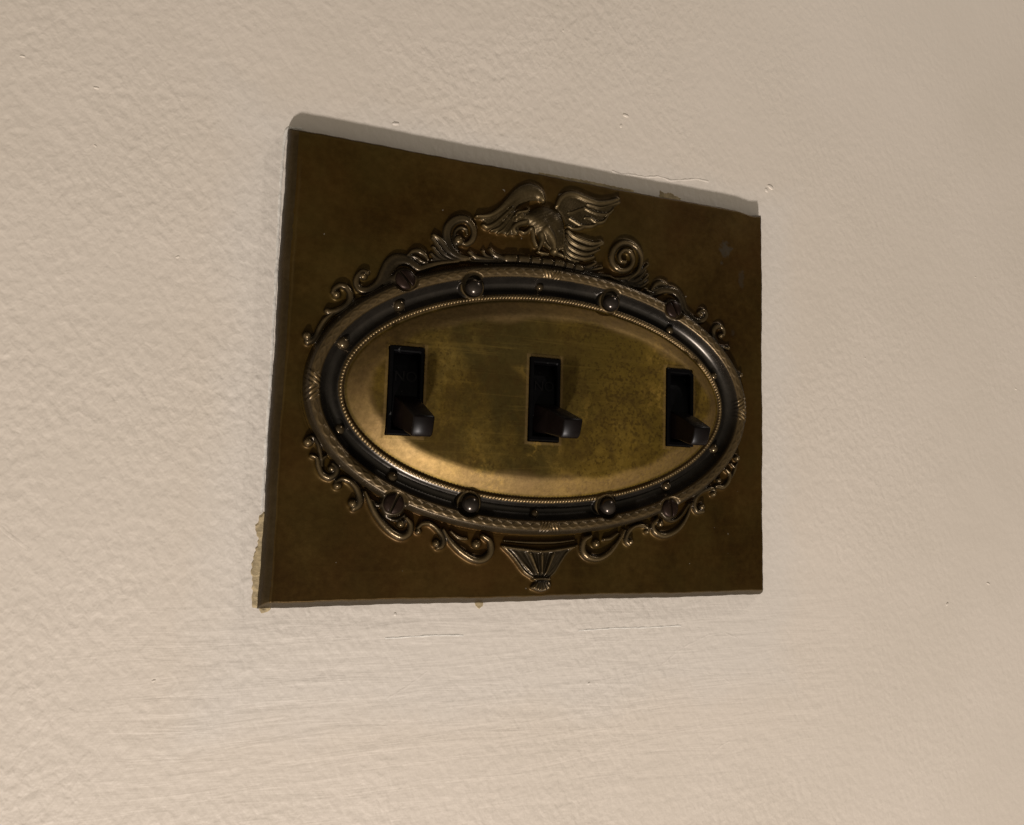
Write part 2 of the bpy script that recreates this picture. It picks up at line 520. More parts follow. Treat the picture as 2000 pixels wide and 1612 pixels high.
paint_bead('paint_ridge', [(557, 262), (553, 300), (549, 345), (545, 420), (541, 500), (537, 580), (532, 660), (528, 740), (522, 830), (515, 930), (511, 1000)],
           0.42, wall, M_CAULK_HIGHLIGHT, 'thin ragged white paint edge along the left side of the plate', seed=2)
paint_bead('paint_ridge', [(556, 275), (559, 257), (566, 249), (582, 251), (590, 254)], 0.5, wall, M_CAULK_HIGHLIGHT,
           'white paint edge round the top left corner of the plate', seed=7)
paint_bead('paint_ridge', [(1195, 334), (1212, 341), (1232, 341), (1258, 346), (1285, 345), (1300, 349), (1310, 353), (1330, 352), (1345, 351), (1360, 350), (1372, 352), (1384, 355)],
           0.34, wall, M_WALL, 'wavy ridge of old paint above the right half of the plate', seed=9, tall=0.4)
paint_bead('paint_ridge', [(752, 1247), (800, 1244), (850, 1241), (905, 1241)], 0.26, wall, M_CAULK_HIGHLIGHT, 'fine horizontal paint ridge below the plate on the left', seed=12, tall=0.35)  # pale colour stands in for light catching the ridge from below
paint_bead('paint_ridge', [(1130, 1232), (1200, 1227), (1262, 1226), (1330, 1222)], 0.26, wall, M_CAULK_HIGHLIGHT, 'fine horizontal paint ridge below the plate on the right', seed=13, tall=0.35)  # same pale colour: the ridge's lit underside is painted in

for i, (q, r) in enumerate((([(0, 1030), (22, 1048), (55, 1072)], .2), ([(1290, 1300), (1340, 1262), (1385, 1240), (1415, 1236), (1440, 1246), (1446, 1256)], .16),
                            ([(1384, 1316), (1408, 1320), (1430, 1338)], .14), ([(1170, 1330), (1240, 1316), (1320, 1306)], .14), ([(756, 1365), (790, 1345), (835, 1312)], .16),
                            ([(1010, 1318), (1090, 1302), (1150, 1305)], .14), ([(1378, 1483), (1400, 1462), (1425, 1448)], .16))):
    paint_bead('paint_ridge', q, r * 2.6, wall, M_WALL, seed=20 + i, tall=0.11, vary=0.3)


def nib(pix, r, seed):
    c = U([pix], 0)[0]; rr = np.random.RandomState(seed)
    vs, fs = [], []
    A_, B_ = 10, 4
    for j in range(B_):
        ph = (math.pi / 2) * j / B_
        for i in range(A_):
            a = 2 * math.pi * i / A_; k = r * math.cos(ph) * (1 + 0.3 * math.sin(a * 2 + seed) + rr.uniform(-.1, .1))
            vs.append((c[0] + k * math.cos(a) * 1.3, c[1] + k * math.sin(a), -0.05 + math.sin(ph) * r * 0.45))
    vs.append((c[0], c[1], r * 0.45 - 0.05))
    for j in range(B_ - 1):
        for i in range(A_):
            fs.append((j * A_ + i, j * A_ + (i + 1) % A_, (j + 1) * A_ + (i + 1) % A_, (j + 1) * A_ + i))
    for i in range(A_): fs.append(((B_ - 1) * A_ + i, (B_ - 1) * A_ + (i + 1) % A_, len(vs) - 1))
    mesh_obj('paint_nib', vs, fs, M_WALL, wall)


for i, (p, r) in enumerate([((773, 242), .75), ((1222, 226), .8), ((1505, 366), 1.0), ((1497, 372), .7), ((1213, 246), .6), ((347, 502), .4), ((1905, 541), .4),
                            ((188, 172), .5), ((1984, 760), .5), ((186, 285), .35), ((1100, 60), .4), ((1850, 1180), .6), ((300, 1330), .4), ((44, 110), .45),
                            ((1930, 1140), .6), ((1690, 700), .35), ((772, 1200), .45), ((1150, 1335), .4)]):
    nib(p, r, i + 1)

# ------------------------------------------------------------------ the stamped plate as a relief
H0 = 4.62
CX, CY, TH = -1.15, -5.75, math.radians(0.85)        # the oval's centre and its slight turn
EA, EB = 63.15, 31.35                                # semi-axes of the beading

NX, NY = 850, 700
TL, BL, TR, BR = (-82.4, 67.3), (-82.7, -67.75), (82.5, 67.4), (82.5, -67.9)
s_ = np.linspace(0, 1, NX + 1)[None, :]
t_ = np.linspace(0, 1, NY + 1)[:, None]
# sides: finer rows near the border so the thin side walls are sharp
def bw(a, b, c, d, k):
    return (a[k] * (1 - s_) * (1 - t_) + b[k] * s_ * (1 - t_) + c[k] * (1 - s_) * t_ + d[k] * s_ * t_)
X = bw(BL, BR, TL, TR, 0)
Y = bw(BL, BR, TL, TR, 1)
# a hand-fitted sheet: its edges wander a little and the upper right corner is slightly bent
_ex = 1 - np.clip(np.minimum(X - X[:, :1], X[:, -1:] - X) / 5.0, 0, 1)
_ey = 1 - np.clip(np.minimum(Y - Y[:1, :], Y[-1:, :] - Y) / 5.0, 0, 1)
X = X + _ex * (0.13 * np.sin(Y * 0.13 + 1 + 2 * (X > 0)) + 0.06 * np.sin(Y * 0.41 + 3 * (X > 0)) + 0.04 * np.sin(Y * 1.3))
Y = Y + _ey * (0.12 * np.sin(X * 0.10 + 2 * (Y > 0)) + 0.05 * np.sin(X * 0.37 + 3 * (Y > 0)) + 0.04 * np.sin(X * 1.1))
Y = Y - _ey * (Y > 0) * 0.75 * np.exp(-((X - 76.5) / 3.2) ** 2)
DXL = X - X[:, :1]; DXR = X[:, -1:] - X
DYB = Y - Y[:1, :]; DYT = Y[-1:, :] - Y


def smooth(x, a, b):
    t = np.clip((x - a) / (b - a), 0, 1)
    return t * t * (3 - 2 * t)


def blur(a, sig):
    r = int(sig * 3) + 1
    k = np.exp(-0.5 * (np.arange(-r, r + 1) / sig) ** 2); k /= k.sum()
    p = np.pad(a, r, mode='edge')
    p = sum(w * p[:, i:i + a.shape[1]] for i, w in enumerate(k))
    p = sum(w * p[i:i + a.shape[0], :] for i, w in enumerate(k))
    return p


def side(d, w, slope):
    # the edge rises to the face, a rounded shoulder with a faint raised line
    t = np.clip(d / w, 0, 1)
    return H0 * np.clip(t * slope[0] + slope[1] * np.sqrt(1 - (1 - t) ** 2), 0, 1)


HL = side(DXL, 2.7, (0.15, 0.85))
HR = side(DXR, 2.35, (0.5, 0.5))
HB = side(DYB, 2.15, (0.95, 0.05))
HT = side(DYT, 1.7, (0.5, 0.5))
base = np.minimum(np.minimum(HL, HR), np.minimum(HB, HT))
# faint pressed line just inside the left and bottom shoulders
line_x = 2.9 + 0.35 * np.sin(Y * 0.045)
base = base + 0.20 * np.exp(-((DXL - line_x - 0.5) / 0.28) ** 2) * (DYB > 2) * (DYT > 2) * smooth(DYT, 2, 14)
base = base + 0.07 * np.exp(-((DYB - 2.4) / 0.3) ** 2) * (DXL > 2.5)
# hand-worn unevenness of the sheet
base = base + 0.07 * np.sin(X * 0.05 + 1.0) * np.cos(Y * 0.06) * smooth(np.minimum(np.minimum(DXL, DXR), np.minimum(DYB, DYT)), 3, 12)

# ---- distance to the beading ellipse, and arc position
XL = (X - CX) * math.cos(TH) + (Y - CY) * math.sin(TH)
YL = -(X - CX) * math.sin(TH) + (Y - CY) * math.cos(TH)
ax_, ay_ = np.abs(XL), np.abs(YL)
tt = np.arctan2(ay_ * EA, ax_ * EB)
for _ in range(25):
    c, s = np.cos(tt), np.sin(tt)
    ex_, ey_ = EA * c, EB * s
    f = (ex_ - ax_) * (-EA * s) + (ey_ - ay_) * (EB * c)
    g = EA * EA * s * s + EB * EB * c * c - (ex_ - ax_) * EA * c - (ey_ - ay_) * EB * s
    g = np.where(np.abs(g) < 1e-3, 1e-3, g)
    tt = np.clip(tt - np.clip(f / g, -0.2, 0.2), 0, math.pi / 2)
D = np.hypot(EA * np.cos(tt) - ax_, EB * np.sin(tt) - ay_)
inside = (XL / EA) ** 2 + (YL / EB) ** 2 < 1
D = np.where(inside, -D, D)
th_full = np.arctan2(np.sin(tt) * np.sign(YL + 1e-9), np.cos(tt) * np.sign(XL + 1e-9))
ta = np.linspace(-math.pi, math.pi, 4001)
al = np.concatenate([[0], np.cumsum(np.hypot(np.diff((EA + 8) * np.cos(ta)), np.diff((EB + 8) * np.sin(ta))))])
S = np.interp(th_full, ta, al); STOT = al[-1]
al2 = np.concatenate([[0], np.cumsum(np.hypot(np.diff(EA * np.cos(ta)), np.diff(EB * np.sin(ta))))])
S2 = np.interp(th_full, ta, al2); STOT2 = al2[-1]

PROF = [(-70, 9.15), (-40, 9.15), (-20, 9.1), (-9, 9.05), (-7.0, 8.98), (-6.1, 8.7), (-5.2, 8.2), (-3.8, 7.25), (-2.2, 6.1), (-1.4, 5.5), (-1.0, 5.2), (-0.7, 5.2), (-0.55, 5.55), (0.6, 5.65),
        (1.1, 5.5), (1.7, 4.75), (2.6, 4.15), (3.6, 4.05), (4.5, 4.5), (5.2, 5.4), (5.7, 6.5), (6.0, 7.2), (6.35, 7.55), (7.2, 8.0), (8.1, 8.1), (9.0, 7.65), (9.7, 6.7),
        (10.15, 5.5), (10.4, H0 - 0.1)]
pd = np.arange(-70, 10.41, 0.05)
pv = np.interp(pd, [a for a, b in PROF], [b for a, b in PROF])
k_ = np.exp(-0.5 * (np.arange(-8, 9) / 3.5) ** 2); k_ /= k_.sum()
pv = np.convolve(np.pad(pv, 8, mode='edge'), k_, mode='valid')
k2 = np.exp(-0.5 * (np.arange(-27, 28) / 9.0) ** 2); k2 /= k2.sum()
pv2 = np.convolve(np.pad(pv, 27, mode='edge'), k2, mode='valid')
_w = np.clip((pd - 1.5) / 0.6, 0, 1) * np.clip((5.6 - pd) / 0.6, 0, 1)
pv = pv * (1 - _w) + pv2 * _w
HRG = np.interp(D, pd, pv)
# beading: a row of tiny beads
nb = 310
ph = S2 / STOT2 * nb * 2 * math.pi
dloc = np.clip(1 - (D / 0.58) ** 2, 0, 1)
HRG = HRG + np.where(np.abs(D) < 0.58, np.sqrt(dloc) * (0.42 + 0.22 * np.cos(ph)), 0)
# braid on the rim
v = D - 7.55
lk = np.sin(S / STOT * 108 * math.pi)
w1 = 0.62 * lk
br = np.maximum(np.exp(-((v - w1) / 0.25) ** 2), np.exp(-((v + w1) / 0.25) ** 2)) * 0.21
br = br + 0.06 * np.exp(-(v / 0.2) ** 2) * (np.abs(lk) > 0.75)
br = br - 0.13 * (np.abs(v) < 1.05) * smooth(1.05 - np.abs(v), 0, 0.2)
br = br + 0.08 * np.exp(-((v + 1.25) / 0.2) ** 2) + 0.10 * np.exp(-((v - 1.35) / 0.2) ** 2)
# ribbon ties at the four quarter points
tie_any = np.zeros_like(X, bool)
tie = np.zeros_like(X)
for a0 in (-math.pi, -math.pi / 2 , 0.0, math.pi / 2, math.pi):
    s0 = np.interp(a0, ta, al)
    ds = S - s0
    m = np.abs(ds) < 3.6
    q = np.abs(ds) - 0.55 * (v - 0.2)
    w = 0.42 * (0.5 + 0.5 * np.cos(q * 2 * math.pi / 1.15)) ** 1.3
    edge = smooth(3.4 - np.abs(ds) + 0.3 * v, 0, 0.5)
    lat = smooth(2.6 - np.abs(v - 0.2), 0, 0.6)
    tie = np.where(m, np.maximum(tie, w * edge * lat), tie)
    tie_any |= m & (edge > .3)
HRG = HRG + np.where(tie_any, tie, br)
in_ring = D < 10.4
Hgt = np.where(in_ring, np.maximum(HRG, np.where(D > 9.6, base - 0.1, -9)), base)
# pressed valley round the rim
Hgt = Hgt - np.where(D > 10.2, 0.22 * np.exp(-((D - 10.6) / 0.8) ** 2), 0)

LAB = np.zeros(X.shape, np.int32)
LAB[(D < 10.4)] = 2        # rim
LAB[(D < 5.95)] = 3        # channel
LAB[(D < 0.85)] = 4        # beading
LAB[(D < -0.95)] = 5       # panel
PARTS = {1: ('face_sheet', M_FACE, 'dark brown antique brass sheet with rounded shoulders'), 2: ('braided_rim', M_RIM, 'raised oval rim with a braided band and ribbon ties'),
         3: ('channel', M_COVE, 'blackened hollow oval channel'), 4: ('beading', M_BEAD, 'fine beaded oval line'), 5: ('oval_panel', M_PANEL, 'spotted golden oval panel'), 6: ('ball_cup', M_ORN, None),
         7: ('ball_cup', M_ORN, None), 8: ('ball_cup', M_ORN, None), 9: ('ball_cup', M_ORN, None), 10: ('rolled_edge', M_EDGE, 'greyer rubbed edge turned back to the wall')}
LAB[LAB == 0] = 1
LAB[(LAB == 1) & ((DXL < 2.75) | (DXR < 2.3) | (DYB < 2.15) | (DYT < 1.65))] = 10

# ---- relief strokes


def catmull(P, n=8):
    P = np.array(P, float)
    if len(P) < 3: 
        return np.array([P[0] + (P[-1] - P[0]) * i / n for i in range(n + 1)])
    E = np.vstack([2 * P[0] - P[1], P, 2 * P[-1] - P[-2]])
    out = []
    for i in range(1, len(E) - 2):
        p0, p1, p2, p3 = E[i - 1:i + 3]
        for j in range(n):
            t = j / n
            out.append(0.5 * ((2 * p1) + (-p0 + p2) * t + (2 * p0 - 5 * p1 + 4 * p2 - p3) * t * t + (-p0 + 3 * p1 - 3 * p2 + p3) * t ** 3))
    out.append(E[-2])
    return np.array(out)


DXG = 165.0 / NX; DYG = 135.2 / NY


def window(lo, hi, pad):
    i0 = max(0, int((lo[0] - pad + 82.7) / DXG) - 2); i1 = min(NX + 1, int((hi[0] + pad + 82.7) / DXG) + 3)
    j0 = max(0, int((lo[1] - pad + 67.9) / DYG) - 2); j1 = min(NY + 1, int((hi[1] + pad + 67.9) / DYG) + 3)
    return slice(j0, j1), slice(i0, i1)


def stroke(pix, r, hgt, lab, zat=None, base_h=None, add=False, flat=0.5, groove=0.0):
    """A rounded relief line. pix: picture points; r: radius or radii in mm; hgt: height above the face."""
    z = H0 + hgt * 0.6 if zat is None else zat
    Q = catmull(U(pix, z))
    n = len(Q)
    rr = np.interp(np.linspace(0, 1, n), np.linspace(0, 1, len(np.atleast_1d(r))), np.atleast_1d(r)) if np.ndim(r) else np.full(n, r)
    hh = np.interp(np.linspace(0, 1, n), np.linspace(0, 1, len(np.atleast_1d(hgt))), np.atleast_1d(hgt)) if np.ndim(hgt) else np.full(n, hgt)
    rm = rr.max()
    sj, si = window(Q.min(0), Q.max(0), rm)
    x, y = X[sj, si], Y[sj, si]
    best = np.full(x.shape, -99.0)
    sg = np.zeros(x.shape)
    for i in range(n - 1):
        a, b = Q[i], Q[i + 1]
        ab = b - a; L2 = ab @ ab + 1e-9
        t = np.clip(((x - a[0]) * ab[0] + (y - a[1]) * ab[1]) / L2, 0, 1)
        d = np.hypot(x - a[0] - t * ab[0], y - a[1] - t * ab[1])
        r_ = rr[i] + (rr[i + 1] - rr[i]) * t
        h_ = hh[i] + (hh[i + 1] - hh[i]) * t
        u = np.clip(1 - (d / r_) ** 2, 0, 1)
        pr = h_ * u ** flat
        if groove:
            pr = pr - groove * np.exp(-(d / (0.28 * r_)) ** 2)
        pr = np.where(d < r_, pr, -99)
        best = np.maximum(best, pr)
    hs = Hgt[sj, si]; lb = LAB[sj, si]
    if add:
        m = best > 0
        hs[m] += best[m]
        lb[m] = lab
        return
    cand = (H0 if base_h is None else base_h) + best
    m = (best > 0.02) & (cand > hs)
    hs[m] = cand[m]; lb[m] = lab


def ball(pix, r, hgt, lab, zat=None):
    stroke([pix, (pix[0] + 0.4, pix[1])], r, hgt, lab, zat)


def region(pix, hgt, lab, edge=1.2, zat=None, fn=None):
    """A polygon raised with rounded shoulders."""
    z = H0 + hgt * 0.6 if zat is None else zat
    P = catmull(list(pix) + [pix[0]], 4) if False else np.array(pix, float)
    P = catmull(U(list(map(tuple, P)) + [tuple(P[0])], z), 5)
    sj, si = window(P.min(0), P.max(0), 1)
    x, y = X[sj, si], Y[sj, si]
    ins = np.zeros(x.shape, bool); dist = np.full(x.shape, 99.0)
    for i in range(len(P) - 1):
        a, b = P[i], P[i + 1]
        cond = ((a[1] > y) != (b[1] > y))
        with np.errstate(divide='ignore', invalid='ignore'):
            xi = (b[0] - a[0]) * (y - a[1]) / (b[1] - a[1] + 1e-12) + a[0]
        ins ^= cond & (x < xi)
        ab = b - a; L2 = ab @ ab + 1e-9
        t = np.clip(((x - a[0]) * ab[0] + (y - a[1]) * ab[1]) / L2, 0, 1)
        dist = np.minimum(dist, np.hypot(x - a[0] - t * ab[0], y - a[1] - t * ab[1]))
    q = np.clip(dist / edge, 0, 1)
    pr = hgt * np.sqrt(1 - (1 - q) ** 2)
    if fn is not None: pr = pr + fn(x, y) * q
    cand = H0 + pr
    hs = Hgt[sj, si]; lb = LAB[sj, si]
    m = ins & (cand > hs)
    hs[m] = cand[m]; lb[m] = lab


NEXT = [10]


def part(name, label=None, mat=None):
    NEXT[0] += 1
    PARTS[NEXT[0]] = (name, mat or M_ORN, label)
    return NEXT[0]


# px in the 2000 px photograph are about 0.165 mm on the plate
p_ = 0.165
# -- left upper scrolls
L = part('scroll', 'long S shaped scroll arching over the upper left screw')
stroke([(717, 533), (708, 531), (699, 540), (696, 554), (703, 565), (718, 567), (733, 560), (744, 548), (753, 532), (762, 517), (773, 508), (786, 507), (798, 510), (808, 517), (820, 524), (836, 520), (860, 514), (895, 511)],
       [.9, .9, 1.0, 1.1, 1.2, 1.3, 1.4, 1.6, 1.9, 2.1, 2.1, 1.9, 1.7, 1.5, 1.3, 1.1, .8, .6], 1.7, L, groove=0.35)
ball((709, 539), 1.3, 2.1, L)
stroke([(742, 556), (752, 552), (764, 546), (775, 549)], [.6, 1.4, 1.6, 1.0], 1.4, L)
L = part('leaf', 'pair of small leaves above the upper left screw')
stroke([(796, 499), (806, 492), (818, 491), (829, 498), (836, 508)], [.5, .9, 1.1, 1.0, .5], 1.6, L)
stroke([(799, 500), (812, 503), (822, 510), (834, 514)], [.4, .8, .8, .5], 1.5, L)
L = part('scroll', 'round curl on the upper left of the oval')
stroke([(650, 572), (654, 564), (664, 558), (676, 561), (684, 573), (683, 588), (673, 600), (657, 607), (640, 609)], [.7, .9, 1.0, 1.1, 1.2, 1.2, 1.2, 1.1, .8], 1.6, L)
ball((657, 575), 1.25, 2.1, L)
ball((640, 608), 1.1, 1.6, L)
stroke([(673, 600), (700, 588), (712, 580)], [1.0, .7, .4], 1.2, L)
L = part('scroll', 'thin tail ending in a knob at the left of the oval')
stroke([(652, 611), (636, 623), (626, 638), (619, 654), (611, 664), (601, 667)], [.5, .8, .9, 1.0, 1.0, 1.1], 1.4, L)
ball((600, 656), 1.35, 2.1, L)
# -- large upper left volute
L = part('volute', 'large round volute to the left of the eagle')
stroke([(916, 505), (896, 500), (880, 484), (873, 462), (876, 443), (888, 431), (902, 427), (915, 431), (924, 443), (926, 457), (921, 470), (910, 477), (900, 474)],
       [.7, 1.2, 1.4, 1.45, 1.4, 1.35, 1.3, 1.2, 1.15, 1.1, 1.0, .8, .6], 1.8, L, groove=0.7)
stroke([(894, 492), (887, 472), (889, 453), (899, 445), (910, 449), (912, 459)], [.5, .65, .65, .65, .6, .4], 1.2, L)
ball((896, 469), 1.7, 2.4, L)
L = part('leaf', 'spray of long leaves below the left volute')
stroke([(847, 460), (862, 470), (875, 488), (896, 503), (918, 507)], [.7, 1.1, 1.1, .9, .4], 1.7, L)
stroke([(845, 465), (856, 481), (868, 496), (888, 507), (910, 510)], [.6, .8, .8, .7, .4], 1.5, L)
stroke([(846, 483), (853, 493), (865, 504), (883, 511)], [.6, .8, .8, .4], 1.4, L)
stroke([(842, 496), (850, 503), (864, 509)], [.6, .7, .4], 1.3, L)
stroke([(842, 508), (856, 508), (880, 511), (915, 509)], [.4, .7, .7, .4], 1.1, L)
L = part('branch', 'spiky leafy twig at the left end of the eagle perch')
stroke([(916, 493), (928, 502), (955, 507), (980, 509)], [.6, .9, .8, .5], 1.5, L)
stroke([(942, 490), (948, 499), (963, 505)], [.5, .7, .6], 1.5, L)
stroke([(957, 487), (963, 496), (977, 503), (992, 506)], [.6, 1.0, 1.1, .9], 1.7, L)
stroke([(905, 510), (940, 511), (985, 512)], [.4, .8, .8], 1.1, L)
L = part('perch', 'ridged bar the eagle stands on')
stroke([(990, 506), (1014, 507), (1038, 509), (1062, 512), (1088, 515), (1112, 520), (1134, 525)], 1.65, 2.3, L, flat=0.45)
L = part('branch', 'spiky leafy twig at the right end of the eagle perch')
stroke([(1136, 524), (1150, 521), (1163, 514)], [.9, .9, .5], 1.5, L)
stroke([(1140, 528), (1158, 527), (1176, 523)], [.9, .8, .5], 1.4, L)
stroke([(1138, 534), (1160, 537), (1192, 540)], [.6, .9, .7], 1.3, L)
# -- right volute
L = part('volute', 'large round volute to the right of the eagle')
stroke([(1226, 548), (1246, 530), (1253, 506), (1246, 487), (1231, 476), (1214, 475), (1200, 487), (1195, 505), (1201, 520), (1215, 528), (1230, 523), (1237, 508), (1231, 493), (1219, 489), (1210, 498), (1212, 510), (1221, 512)],
       [.5, .9, 1.0, 1.0, 1.05, 1.1, 1.2, 1.25, 1.2, 1.1, 1.1, 1.0, .95, .9, .9, .85, .8], 1.8, L)
L = part('leaf', 'spray of long leaves below the right volute')
stroke([(1190, 541), (1206, 546), (1231, 541), (1252, 529), (1266, 517)], [.4, .8, .9, .9, .5], 1.6, L)
stroke([(1203, 548), (1220, 552), (1244, 546), (1261, 529)], [.4, .8, .9, .5], 1.5, L)
stroke([(1216, 554), (1234, 557), (1252, 551), (1265, 538)], [.4, .8, .9, .5], 1.4, L)
stroke([(1236, 560), (1252, 560), (1266, 550)], [.5, .8, .5], 1.3, L)
# -- right upper scrolls
L = part('leaf', 'pair of small leaves beside the upper right screw')
stroke([(1272, 566), (1280, 557), (1290, 553), (1303, 556)], [.5, 1.0, 1.1, .6], 1.6, L)
stroke([(1270, 570), (1284, 565), (1300, 560)], [.5, .8, .5], 1.5, L)
L = part('scroll', 'long S shaped scroll arching over the upper right screw')
stroke([(1262, 567), (1276, 575), (1296, 567), (1316, 569), (1330, 584), (1337, 604), (1347, 618), (1362, 627), (1374, 624), (1379, 614), (1372, 607), (1365, 612)],
       [.6, .9, 1.2, 1.6, 1.7, 1.5, 1.4, 1.2, 1.1, 1.0, .9, .8], 1.7, L, groove=0.3)
ball((1369, 615), 1.0, 2.0, L)
L = part('scroll', 'round curl on the upper right of the oval')
stroke([(1418, 681), (1404, 677), (1396, 665), (1393, 651), (1397, 640), (1406, 637), (1413, 645), (1413, 654)], [.7, .9, 1.1, 1.1, 1.1, 1.0, .9, .8], 1.6, L)
ball((1408, 656), 1.05, 2.0, L)
ball((1422, 680), 0.9, 1.5, L)
L = part('scroll', 'thin tail ending in a knob at the right of the oval')
stroke([(1413, 690), (1425, 707), (1435, 723), (1443, 735)], [.5, .8, .8, .9], 1.4, L)
ball((1446, 733), 1.1, 2.0, L)
# -- lower left scrolls
L = part('scroll', 'small hook with a knob at the lower left of the oval')
stroke([(601, 856), (612, 854), (621, 866), (625, 882), (628, 897)], [.7, .8, .8, .8, .5], 1.5, L)
ball((602, 863), 1.4, 2.2, L)
L = part('scroll', 'U shaped curl at the lower left of the oval')
stroke([(608, 890), (619, 895), (622, 909), (629, 925), (642, 932), (654, 927), (658, 914), (650, 906)], [.6, .8, .9, 1.0, 1.1, 1.1, 1.0, .7], 1.6, L)
stroke([(636, 891), (629, 898), (629, 910)], [.5, .7, .5], 1.3, L)
ball((648, 915), 1.2, 1.9, L)
L = part('scroll', 'C shaped curl with a knob at each end at the lower left')
stroke([(657, 941), (668, 935), (684, 940), (697, 954), (703, 972), (700, 986), (691, 993)], [.8, .9, 1.0, 1.1, 1.2, 1.2, 1.0], 1.7, L)
ball((659, 948), 1.3, 2.2, L)
ball((689, 983), 1.35, 2.2, L)
L = part('scroll', 'long leaf scroll under the lower left screw')
stroke([(713, 960), (722, 980), (733, 1002), (750, 1025), (768, 1041), (786, 1048), (799, 1040), (802, 1024), (793, 1012)], [.5, .9, 1.1, 1.2, 1.2, 1.3, 1.2, 1.0, .7], 1.9, L)
stroke([(724, 976), (737, 987), (748, 984)], [.5, .8, .6], 1.3, L)
stroke([(747, 994), (754, 1009), (773, 1016), (790, 1006)], [.6, .7, .7, .5], 1.3, L)
ball((783, 1023), 1.4, 2.0, L)
L = part('scroll', 'small arch with knobs at the bottom left')
stroke([(816, 1031), (825, 1023), (840, 1023), (855, 1035), (866, 1052), (863, 1066), (855, 1070)], [.7, .8, .8, .9, 1.0, 1.0, .8], 1.6, L)
ball((817, 1038), 1.0, 1.9, L)
ball((852, 1061), 1.2, 2.1, L)
L = part('scroll', 'long curling scroll at the bottom left of the pendant')
stroke([(866, 1034), (878, 1055), (900, 1077), (925, 1092), (945, 1092), (958, 1078), (957, 1058), (943, 1047)], [.5, .9, 1.1, 1.2, 1.3, 1.3, 1.1, .8], 1.8, L)
stroke([(880, 1038), (895, 1050), (911, 1053)], [.5, .8, .6], 1.3, L)
ball((931, 1063), 1.5, 2.2, L)
# -- lower right scrolls
L = part('scroll', 'long curling scroll at the bottom right of the pendant')
stroke([(1220, 1036), (1206, 1060), (1190, 1080), (1170, 1091), (1150, 1088), (1139, 1075), (1141, 1056), (1154, 1047)], [.5, .8, 1.0, 1.1, 1.2, 1.2, 1.0, .7], 1.8, L)
stroke([(1206, 1042), (1192, 1052), (1180, 1054)], [.5, .8, .6], 1.3, L)
ball((1165, 1062), 1.4, 2.2, L)
L = part('scroll', 'small arch with knobs at the bottom right')
stroke([(1268, 1033), (1254, 1026), (1238, 1029), (1226, 1042), (1223, 1056), (1229, 1064)], [.6, .8, .8, .9, .9, .7], 1.6, L)
ball((1232, 1058), 1.1, 2.1, L)
ball((1264, 1038), 1.0, 1.9, L)
L = part('scroll', 'long leaf scroll under the lower right screw')
stroke([(1351, 982), (1343, 1006), (1330, 1028), (1314, 1041), (1296, 1046), (1280, 1039), (1275, 1026), (1284, 1014)], [.4, .8, 1.0, 1.1, 1.2, 1.1, .9, .7], 1.8, L)
stroke([(1290, 1004), (1301, 1015), (1316, 1017), (1331, 1006), (1345, 984)], [.5, .7, .7, .6, .4], 1.3, L)
ball((1290, 1023), 1.3, 2.0, L)
L = part('scroll', 'C shaped curl with a knob at each end at the lower right')
stroke([(1373, 999), (1362, 999), (1356, 987), (1361, 969), (1374, 958), (1390, 954), (1397, 960)], [.8, 1.0, 1.0, .9, .9, .9, .7], 1.7, L)
ball((1371, 990), 1.3, 2.2, L)
ball((1394, 965), 1.1, 2.1, L)
L = part('scroll', 'U shaped curl at the lower right of the oval')
stroke([(1399, 950), (1413, 951), (1423, 940), (1425, 926), (1417, 917)], [.8, 1.0, .9, .8, .6], 1.6, L)
stroke([(1429, 932), (1435, 918), (1437, 908)], [.5, .7, .4], 1.3, L)
ball((1404, 938), 1.1, 1.9, L)
L = part('scroll', 'single knob at the right of the oval')
ball((1440, 895), 1.2, 2.1, L)
stroke([(1427, 905), (1434, 912), (1440, 905)], [.4, .6, .5], 1.1, L)

# -- pendant
L = part('pendant', 'fluted fan shaped pendant with a tassel below the oval')
PC = U([(1057, 1131)], H0 + 1)[0]


def flute(x, y):
    a = np.arctan2(x - PC[0], (y - PC[1]) + 1.2)
    return 0.55 * np.cos(a * 15.0) + 0.25 * np.cos(a * 31 + 1)


region([(981, 1067), (1000, 1069), (1030, 1072), (1057, 1074), (1085, 1072), (1110, 1068), (1127, 1064), (1108, 1076), (1094, 1096), (1083, 1114), (1071, 1126), (1057, 1128), (1043, 1127), (1024, 1113), (1007, 1090), (994, 1076)],
       1.5, L, edge=1.6, fn=flute)
stroke([(981, 1067), (994, 1078), (1007, 1093), (1024, 1116), (1041, 1128)], [.4, .6, .6, .6, .5], 1.5, L)
stroke([(1127, 1065), (1108, 1078), (1094, 1098), (1083, 1116), (1072, 1127)], [.4, .6, .6, .6, .5], 1.4, L)
stroke([(985, 1068), (1018, 1073), (1057, 1077), (1095, 1073), (1122, 1068)], [.4, .6, .6, .6, .4], 1.9, L)
stroke([(1043, 1131), (1057, 1130), (1073, 1131)], .6, 2.0, L)


def fringe(x, y):
    a = np.arctan2(x - PC[0], -(y - PC[1]) + 1.0)
    return 0.35 * np.cos(a * 22)


region([(1046, 1133), (1071, 1133), (1077, 1146), (1070, 1153), (1057, 1157), (1043, 1153), (1036, 1148)], 1.7, L, edge=0.9, fn=fringe)
L = part('crescent', 'thin curved line between the oval and the pendant')
stroke([(984, 1056), (1020, 1059), (1057, 1060), (1090, 1059), (1122, 1055)], [.3, .5, .5, .5, .3], 0.9, L)

# -- eagle
EG = part('eagle', 'eagle with spread wings perched on the bar, head turned left', M_EAGLE)


def E6(*pts):
    return [(900 + a / 5.882, 340 + b / 5.882) for a, b in pts]


def fine(x, y):
    return 0.12 * np.sin(x * 5.2 + 2.2 * y) * np.cos(y * 6.1 - x * 1.5)


